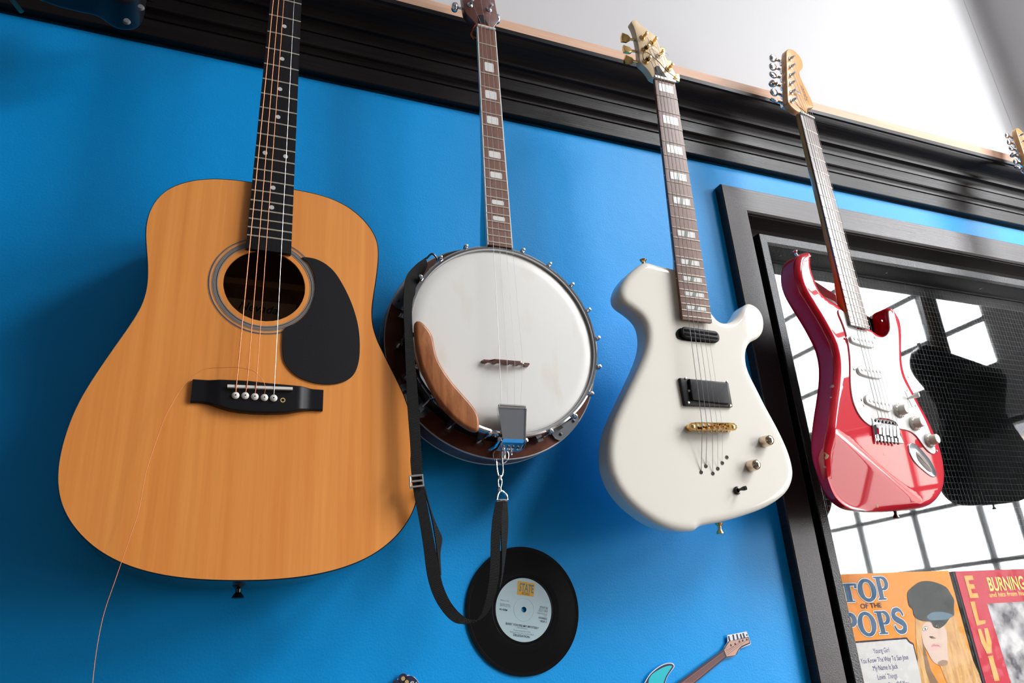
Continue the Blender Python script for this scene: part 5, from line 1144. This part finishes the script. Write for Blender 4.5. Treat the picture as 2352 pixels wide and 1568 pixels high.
mb.build('ink_outline', 'navy', pa, 0)
mb = MB(); mb.prism(xy('pp_head_fill'), .0006, .0010); mb.build('headstock_print', 'print_tan', pa, 0)
mb = MB(); mb.prism(xy('pp_neck_fill'), .0005, .0009); mb.build('neck_print', 'print_brown', pa, 0)
mb = MB(); mb.prism(spline(xy('pp_horn_fill'), 3), .0006, .0010); mb.build('body_print', 'print_turq', pa, 0)
mb = MB(); q = xy('pp_strings')
for i in range(0, 10, 2):
    a, b = Vector(q[i]), Vector(q[i+1]); d = (b-a).normalized()*.0002; w = Vector((-d.y, d.x)); mb.prism([tuple(a-w), tuple(a+w), tuple(b+w), tuple(b-w)], .0009, .0011)
A0, A1, B0, B1 = [Vector(xy('pp_neck_fill')[i]) for i in (0, 1, 5, 2)]
for i in range(5):
    u = .18+.15*i; a, b = A0.lerp(A1, u), B0.lerp(B1, u); d = (b-a).normalized()*.00025; w = Vector((-d.y, d.x)); mb.prism([tuple(a-w), tuple(a+w), tuple(b+w), tuple(b-w)], .0008, .0010)
for p in xy('pp_dots'): mb.prism(circle(p[0], p[1], .0017, 12), .0009, .0011)
mb.build('ink_string_line', 'navy', pa, 0)
pd = root('paper_guitar', 'paper cut-out headstock in navy ink with gold pegs, at the bottom edge under the strap', 'paper cut-out', loc=(0, 0, .0035))
mb = MB(); mb.prism(xy('pd_paper'), 0, .0005); mb.build('paper_backing', 'paper', pd, 0)
mb = MB(); mb.prism(spline(xy('pd_fill'), 3), .0004, .0008); q = xy('pd_dots')
for p in q[:2]: mb.prism(circle(p[0], p[1], .0062, 20), .0004, .0008)
mb.build('headstock_print', 'navy', pd, 0)
mb = MB()
for p in q[::2]: mb.prism(circle(p[0], p[1], .0027, 14), .0007, .0011)
mb.build('peg_print', 'print_gold', pd, 0)
mb = MB(); a, b = xy('pd_text'); put_text(mb, 'el', (a[0]-.001, a[1]-.004), .0011, size=.0105, rot=math.radians(-38), shear=.3); mb.build('printed_lettering', 'paper', pd, 0)

# ------------------------------------------------------------------ record sleeves against the glass
ZS = -.047
def poly(mb, name, z, sm=2, grow=0.):
    o = ccw(spline(mm(name), sm)) if sm else ccw(mm(name))
    if grow: o = inset(o, -grow)
    o = [(p[0]-OX, p[1]-OY) for p in o]; mb.flat(o, z)
def stroke(path, ws, ext=0.):
    """thick line as a chain of quads, returned as polygons"""
    P = [Vector(p) for p in path]; out = []; L = []; R = []
    for i, p in enumerate(P):
        t = (P[min(i+1, len(P)-1)]-P[max(i-1, 0)]).normalized(); n = Vector((-t.y, t.x)); w = ws[i] if isinstance(ws, (list, tuple)) else ws
        q = p
        if i == 0: q = p-t*ext
        if i == len(P)-1: q = p+t*ext
        L.append(q+n*(w/2+ext)); R.append(q-n*(w/2+ext))
    for i in range(len(P)-1): out.append([tuple(R[i]), tuple(R[i+1]), tuple(L[i+1]), tuple(L[i])])
    return out
def letter(ch, w, h, e):
    """serif display capitals as stroke polygons in a w x h cell, grown by e"""
    S = []; b = w*.30
    if ch == 'T':
        S += stroke([(w*.5, 0), (w*.5, h)], b, e)+stroke([(w*.04, h*.93), (w*.96, h*.93)], h*.13, e)+stroke([(w*.05, h*.97), (w*.09, h*.72)], [w*.10, w*.15], e)+stroke([(w*.95, h*.97), (w*.91, h*.72)], [w*.10, w*.15], e)+stroke([(w*.22, h*.035), (w*.78, h*.035)], h*.07, e)
    if ch == 'O':
        n = 28; path = [(w*.5+w*.375*math.cos(2*PI*k/n), h*.5+h*.44*math.sin(2*PI*k/n)) for k in range(n+3)]
        ws = [w*.30-(w*.16)*abs(math.sin(2*PI*k/n))**1.5 for k in range(n+3)]
        S += [q for q in stroke(path, [x+2*e for x in ws], 0)]
    if ch == 'P':
        S += stroke([(w*.32, 0), (w*.32, h)], b, e)+stroke([(w*.06, h*.035), (w*.62, h*.035)], h*.07, e)+stroke([(w*.02, h*.965), (w*.4, h*.965)], h*.07, e)
        n = 12; path = [(w*.42, h*.95)]+[(w*.52+w*.32*math.sin(PI*k/n), h*.70+h*.25*math.cos(PI*k/n)) for k in range(n+1)]+[(w*.42, h*.45)]
        S += stroke(path, [h*.09]*2+[h*.09+(w*.26-h*.09)*math.sin(PI*k/n) for k in range(1, n)]+[h*.09]*2, e)
    if ch == 'S':
        path = [(w*.86, h*.70), (w*.80, h*.86), (w*.66, h*.95), (w*.48, h*.965), (w*.28, h*.90), (w*.19, h*.76), (w*.26, h*.62), (w*.50, h*.50), (w*.74, h*.39), (w*.82, h*.25), (w*.73, h*.10), (w*.52, h*.035), (w*.32, h*.06), (w*.18, h*.16), (w*.12, h*.32)]
        path = spline(path, 3, False); n = len(path); S += stroke(path, [w*(.12+.20*math.sin(PI*min(1, max(0, i/(n-1))))**1.4) for i in range(n)], e)
    return S
ex = mm('sl_edge'); x1, yt = ex[1][0], (ex[0][1]+ex[1][1])/2; x0 = x1-.314
OX, OY = (x0+x1)/2, yt-.157
s1 = root('record_sleeve', 'orange record sleeve with blue title letters and a portrait in a dark cap', 'record sleeve', loc=(OX, OY, ZS), rot=0)
mb = MB(); mb.box((0, 0, -.002), (.314, .314, .003)); mb.build('card_sleeve', 'slv_orange', s1, 0)
T = [(p[0]-OX, p[1]-OY) for p in mm('sl_TOP')]; Q = [(p[0]-OX, p[1]-OY) for p in mm('sl_POPS')]; TT = [(p[0]-OX, p[1]-OY) for p in mm('sl_T')]
def cell(a, b, c, d):   # left, right, top, bottom points of a letter
    return a[0], b[0]-a[0], d[1], c[1]-d[1]
cells = []
yO = (T[2][1], T[3][1]); yP = (Q[2][1], Q[3][1])
cells.append(('T', TT[1][0]-.047, .047, TT[3][1], TT[1][1]-TT[3][1]+.0035))
cells.append(('O', T[0][0], T[1][0]-T[0][0], yO[1], yO[0]-yO[1]))
cells.append(('P', T[4][0], T[5][0]-T[4][0], T[6][1], T[4][1]-T[6][1]+.002))
cells.append(('P', Q[0][0]-.0415, .0435, Q[7][1], Q[5][1]-Q[7][1]))
cells.append(('O', Q[1][0], Q[2][0]-Q[1][0], yP[1], yP[0]-yP[1]))
cells[-1] = ('O', Q[1][0], Q[2][0]-Q[1][0], Q[4][1], Q[3][1]-Q[4][1])
cells.append(('P', Q[5][0], Q[6][0]-Q[5][0], Q[7][1], Q[5][1]-Q[7][1]))
cells.append(('S', Q[9][0]-.001, Q[12][0]-Q[9][0]+.003, Q[14][1], Q[13][1]-Q[14][1]))
for nm, m, e, z in (('title_outline', 'slv_dark', .0019, .0002), ('title_border', 'slv_cream', .0013, .0004), ('title_lettering', 'slv_blue', 0., .0006)):
    mb = MB()
    for ch, x, w, y, h in cells:
        for i, q in enumerate(letter(ch, w, h, e)): mb.flat([(x+p[0], y+p[1]) for p in q], z-.0005+(i % 8)*1.4e-5)
    mb.build(nm, m, s1, 0, fix=False)
q = [(p[0]-OX, p[1]-OY) for p in mm('sl_OFTHE')]; mb = MB(); put_text(mb, 'OF THE', (q[2][0]-.032*0-.004, q[2][1]+.001), .0001, width=q[3][0]-q[0][0], bold=.02, height=q[1][1]-q[2][1]); mb.build('title_lettering', 'slv_dark', s1, 0, fix=False)
pn = [(p[0]-OX, p[1]-OY) for p in mm('sl_panel')]; xr = pn[2][0]; yp = pn[1][1]
out = [(-.152, yp), (pn[1][0], yp), (pn[1][0]+.004, yp-.006), (xr+.004, yp-.011), (xr+.006, -.15), (-.152, -.15)]
mb = MB(); mb.flat(ccw(out), -.0003); mb.build('panel_border', 'slv_dark', s1, 0, fix=False)
mb = MB(); mb.flat([(p[0]-.0028*(p[0] > -.15), p[1]-.0030*(p[1] > -.1)) for p in ccw(out)], -.0001); mb.build('track_panel', 'slv_panel', s1, 0, fix=False)
mb = MB(); q = [(p[0]-OX, p[1]-OY) for p in mm('sl_lines')]
for i, s_ in enumerate(('Young Girl', 'Do You Know The Way To San Jose', 'My Name Is Jack', "Lovin' Things", "Can't Take My Eyes Off You")):
    a, b = q[2*i], q[2*i+1]; yb = min(a[1], b[1])-.0045
    if i == 1: put_text(mb, s_, (b[0], yb), .0001, width=(b[0]-a[0])*1.14, align='RIGHT', height=.0085)
    elif i == 4: put_text(mb, s_, (b[0], yb), .0001, width=(b[0]-a[0])*1.25, align='RIGHT', height=.0085)
    else: put_text(mb, s_, (a[0], yb), .0001, width=b[0]-a[0], height=.0085)
mb.build('track_list', 'slv_navy', s1, 0, fix=False)
for nm, m, ly in (('portrait_hair', 'slv_hair', (('sl_hair', 0),)), ('portrait_shade', 'slv_brown', (('sl_neckshadow', .0001),)), ('portrait_face', 'slv_face', (('sl_face', .0002),)), ('portrait_shade', 'slv_skin2', (('sl_chin', .0003),)), ('portrait_features', 'slv_brown', (('sl_eye', .0004), ('sl_eye2', .0004), ('sl_nose', .0004))), ('portrait_eye_whites', 'slv_panel', (('sl_eye', .0005), ('sl_eye2', .0005))), ('portrait_lips', 'slv_lip', (('sl_lip', .0004),)), ('portrait_lips', 'slv_lip2', (('sl_lip2', .0005),)), ('portrait_cap', 'slv_cap', (('sl_cap', .0005),)), ('portrait_cap_band', 'slv_band', (('sl_band', .0007),))):
    mb = MB()
    for k, z in ly: poly(mb, k, z, grow=-.0009 if nm == 'portrait_eye_whites' else 0, sm= 3 if k not in ('sl_hair', 'sl_neckshadow') else 1)
    mb.build(nm, m, s1, 0, fix=False)
mb = MB()
for k in ('sl_eye', 'sl_eye2'):
    q = mm(k); cx = sum(p[0] for p in q)/len(q)-OX; cy = sum(p[1] for p in q)/len(q)-OY; mb.flat(circle(cx, cy, .0017, 14), .0006)
mb.build('portrait_pupils', 'slv_black', s1, 0, fix=False)
def film(par, w, h, z):
    mb = MB(); nx = 24
    vs = []; fs = []
    for j in range(nx+1):
        for i in range(nx+1):
            x, y = -w/2+w*i/nx, -h/2+h*j/nx; vs.append((x, y, z+.0008*math.sin(9*x/w+7*y/h)+.0009*(random.random()-.5)))
    for j in range(nx):
        for i in range(nx): k = j*(nx+1)+i; fs.append((k, k+1, k+nx+2, k+nx+1))
    mb.add(vs, fs); mb.build('plastic_cover', 'film', par, 180)
film(s1, .322, .330, .0036)
e2 = mm('sl2_edge'); x0 = e2[0][0]; yt = e2[0][1]; OX, OY = x0+.157, yt-.157
s2 = root('record_sleeve', 'red record sleeve with orange vertical capitals and a grey photograph', 'record sleeve', loc=(OX, OY, ZS))
mb = MB(); mb.box((0, 0, -.002), (.314, .314, .003)); mb.build('card_sleeve', 'slv_red', s2, 0)
mb = MB(); mb.box((-.1600, 0, -.0030), (.0060, .314, .004)); mb.build('sleeve_spine', 'slv_black', s2, 0)
mb = MB(); q = [(p[0]-OX, p[1]-OY) for p in mm('s2_photo')]; xl = q[0][0]
mb.flat([(xl-.002, q[0][1]), (.145, q[0][1]), (.145, -.15), (xl+.004, -.15)][::-1], -.0003); mb.build('photograph_print', 'slv_photo', s2, 0)
mb = MB(); q = [(p[0]-OX, p[1]-OY) for p in mm('s2_E')]; w = q[1][0]-q[0][0]; h = q[0][1]-q[3][1]; x, y = q[0][0]+.004, q[3][1]
e6 = [(0, 0), (.024, 0), (.024, .0085), (.009, .0085), (.009, h/2-.004), (.021, h/2-.004), (.021, h/2+.0045), (.009, h/2+.0045), (.009, h-.0085), (.024, h-.0085), (.024, h), (0, h)]
mb.prism([(x+p[0], y+p[1]) for p in e6], -.0002, .0001)
for nm in ('s2_L', 's2_V', 's2_I'): mb.prism([(p[0]-OX, p[1]-OY) for p in mm(nm)], -.0002, .0001)
put_text(mb, 'S', (x+.006, -.1500), .0001, size=.045)
mb.build('title_lettering', 'slv_or2', s2, 0, fix=False)
mb = MB(); q = [(p[0]-OX, p[1]-OY) for p in mm('s2_burn')]; put_text(mb, 'BURNING LOVE', (q[0][0]+.004, q[3][1]+.002), .0001, width=(q[1][0]-q[0][0])*1.62, bold=.02, height=(q[0][1]-q[3][1])*.98)
q = [(p[0]-OX, p[1]-OY) for p in mm('s2_hits')]; put_text(mb, 'and hits from his movies', (q[0][0], q[0][1]-.001), .0001, width=.150, bold=.008, height=.0095); mb.build('title_lettering', 'slv_yellow', s2, 0, fix=False)
film(s2, .322, .330, .0036)

# ------------------------------------------------------------------ black rounded casing at the top left, and a cable
bo = ccw(resample(relax(spline(mm('blk')+[(-.10, .93), (-.32, .93)], 3), 2), .006)); 
sp = root('speaker', 'black rounded plastic speaker casing at the top left corner, above the acoustic guitar', 'speaker', loc=(0, 0, .09))
mb = rounded(bo, .07, .0, .016, .012, 7); mb.build('casing', 'black', sp, 60)
for p in mm('blk_spots'):
    mb = MB(); mb.lathe([(.0001, .0012), (.0035, .0008), (.005, -.002)], (p[0], p[1], .060), n=20); mb.build('painted_highlight', 'highlight_grey', sp)  # grey discs paint in two soft highlights on the casing's rounded end
a, b = mm('blk_teal'); cb = root('cable', 'teal cable hanging against the dark cornice at the left edge', 'cable', loc=(0, 0, .09))
mb = MB(); mb.tube([(a[0]-.01, a[1]+.06, 0), (a[0], a[1], 0), (b[0], b[1], -.002)], .0032, 10); mb.build('sheath', 'teal_cable', cb)

# ------------------------------------------------------------------ light, camera
w = bpy.data.worlds.new('overcast sky'); bpy.context.scene.world = w; w.use_nodes = True
bg = w.node_tree.nodes['Background']; bg.inputs['Color'].default_value = (.97, .985, 1, 1); bg.inputs['Strength'].default_value = SKY
def portal(name, loc, rot, sx, sy):
    l = bpy.data.lights.new(name, 'AREA'); l.shape = 'RECTANGLE'; l.size = sx; l.size_y = sy; l.cycles.is_portal = True
    o = bpy.data.objects.new(name, l); C.objects.link(o); o.location = loc; o.rotation_euler = rot
for i, (z0, z1, y0, y1) in enumerate(HB): portal('window_portal', (XR+.13, -(z0+z1)/2, (y0+y1)/2+CAM_H), (0, PI/2, 0), y1-y0, z1-z0)
portal('rooflight_portal', ((SKYL[0]+SKYL[1])/2, -(SKYL[2]+SKYL[3])/2, YC+.11+CAM_H), (0, 0, 0), SKYL[1]-SKYL[0], SKYL[3]-SKYL[2])
cam = bpy.data.cameras.new('camera'); co = bpy.data.objects.new('camera', cam); C.objects.link(co)
cam.sensor_width = 36; cam.lens = 26.4347; cam.clip_start = .01
R = ((0.924244, -0.088588, -0.371382), (-0.376499, -0.37302, -0.848), (-0.06341, 0.923584, -0.378115))
co.matrix_world = Matrix((R[0]+(0,), R[1]+(-1.04744,), R[2]+(CAM_H,), (0, 0, 0, 1)))
sc = bpy.context.scene; sc.camera = co
vs_ = sc.view_settings; vs_.view_transform = 'Standard'; vs_.look = 'None'; vs_.gamma = 1; vs_.use_curve_mapping = False; vs_.exposure = EXPOSURE
sc.cycles.max_bounces = 8; sc.cycles.diffuse_bounces = 4; sc.cycles.transparent_max_bounces = 12; sc.cycles.caustics_reflective = False; sc.cycles.caustics_refractive = False; sc.cycles.sample_clamp_indirect = 6
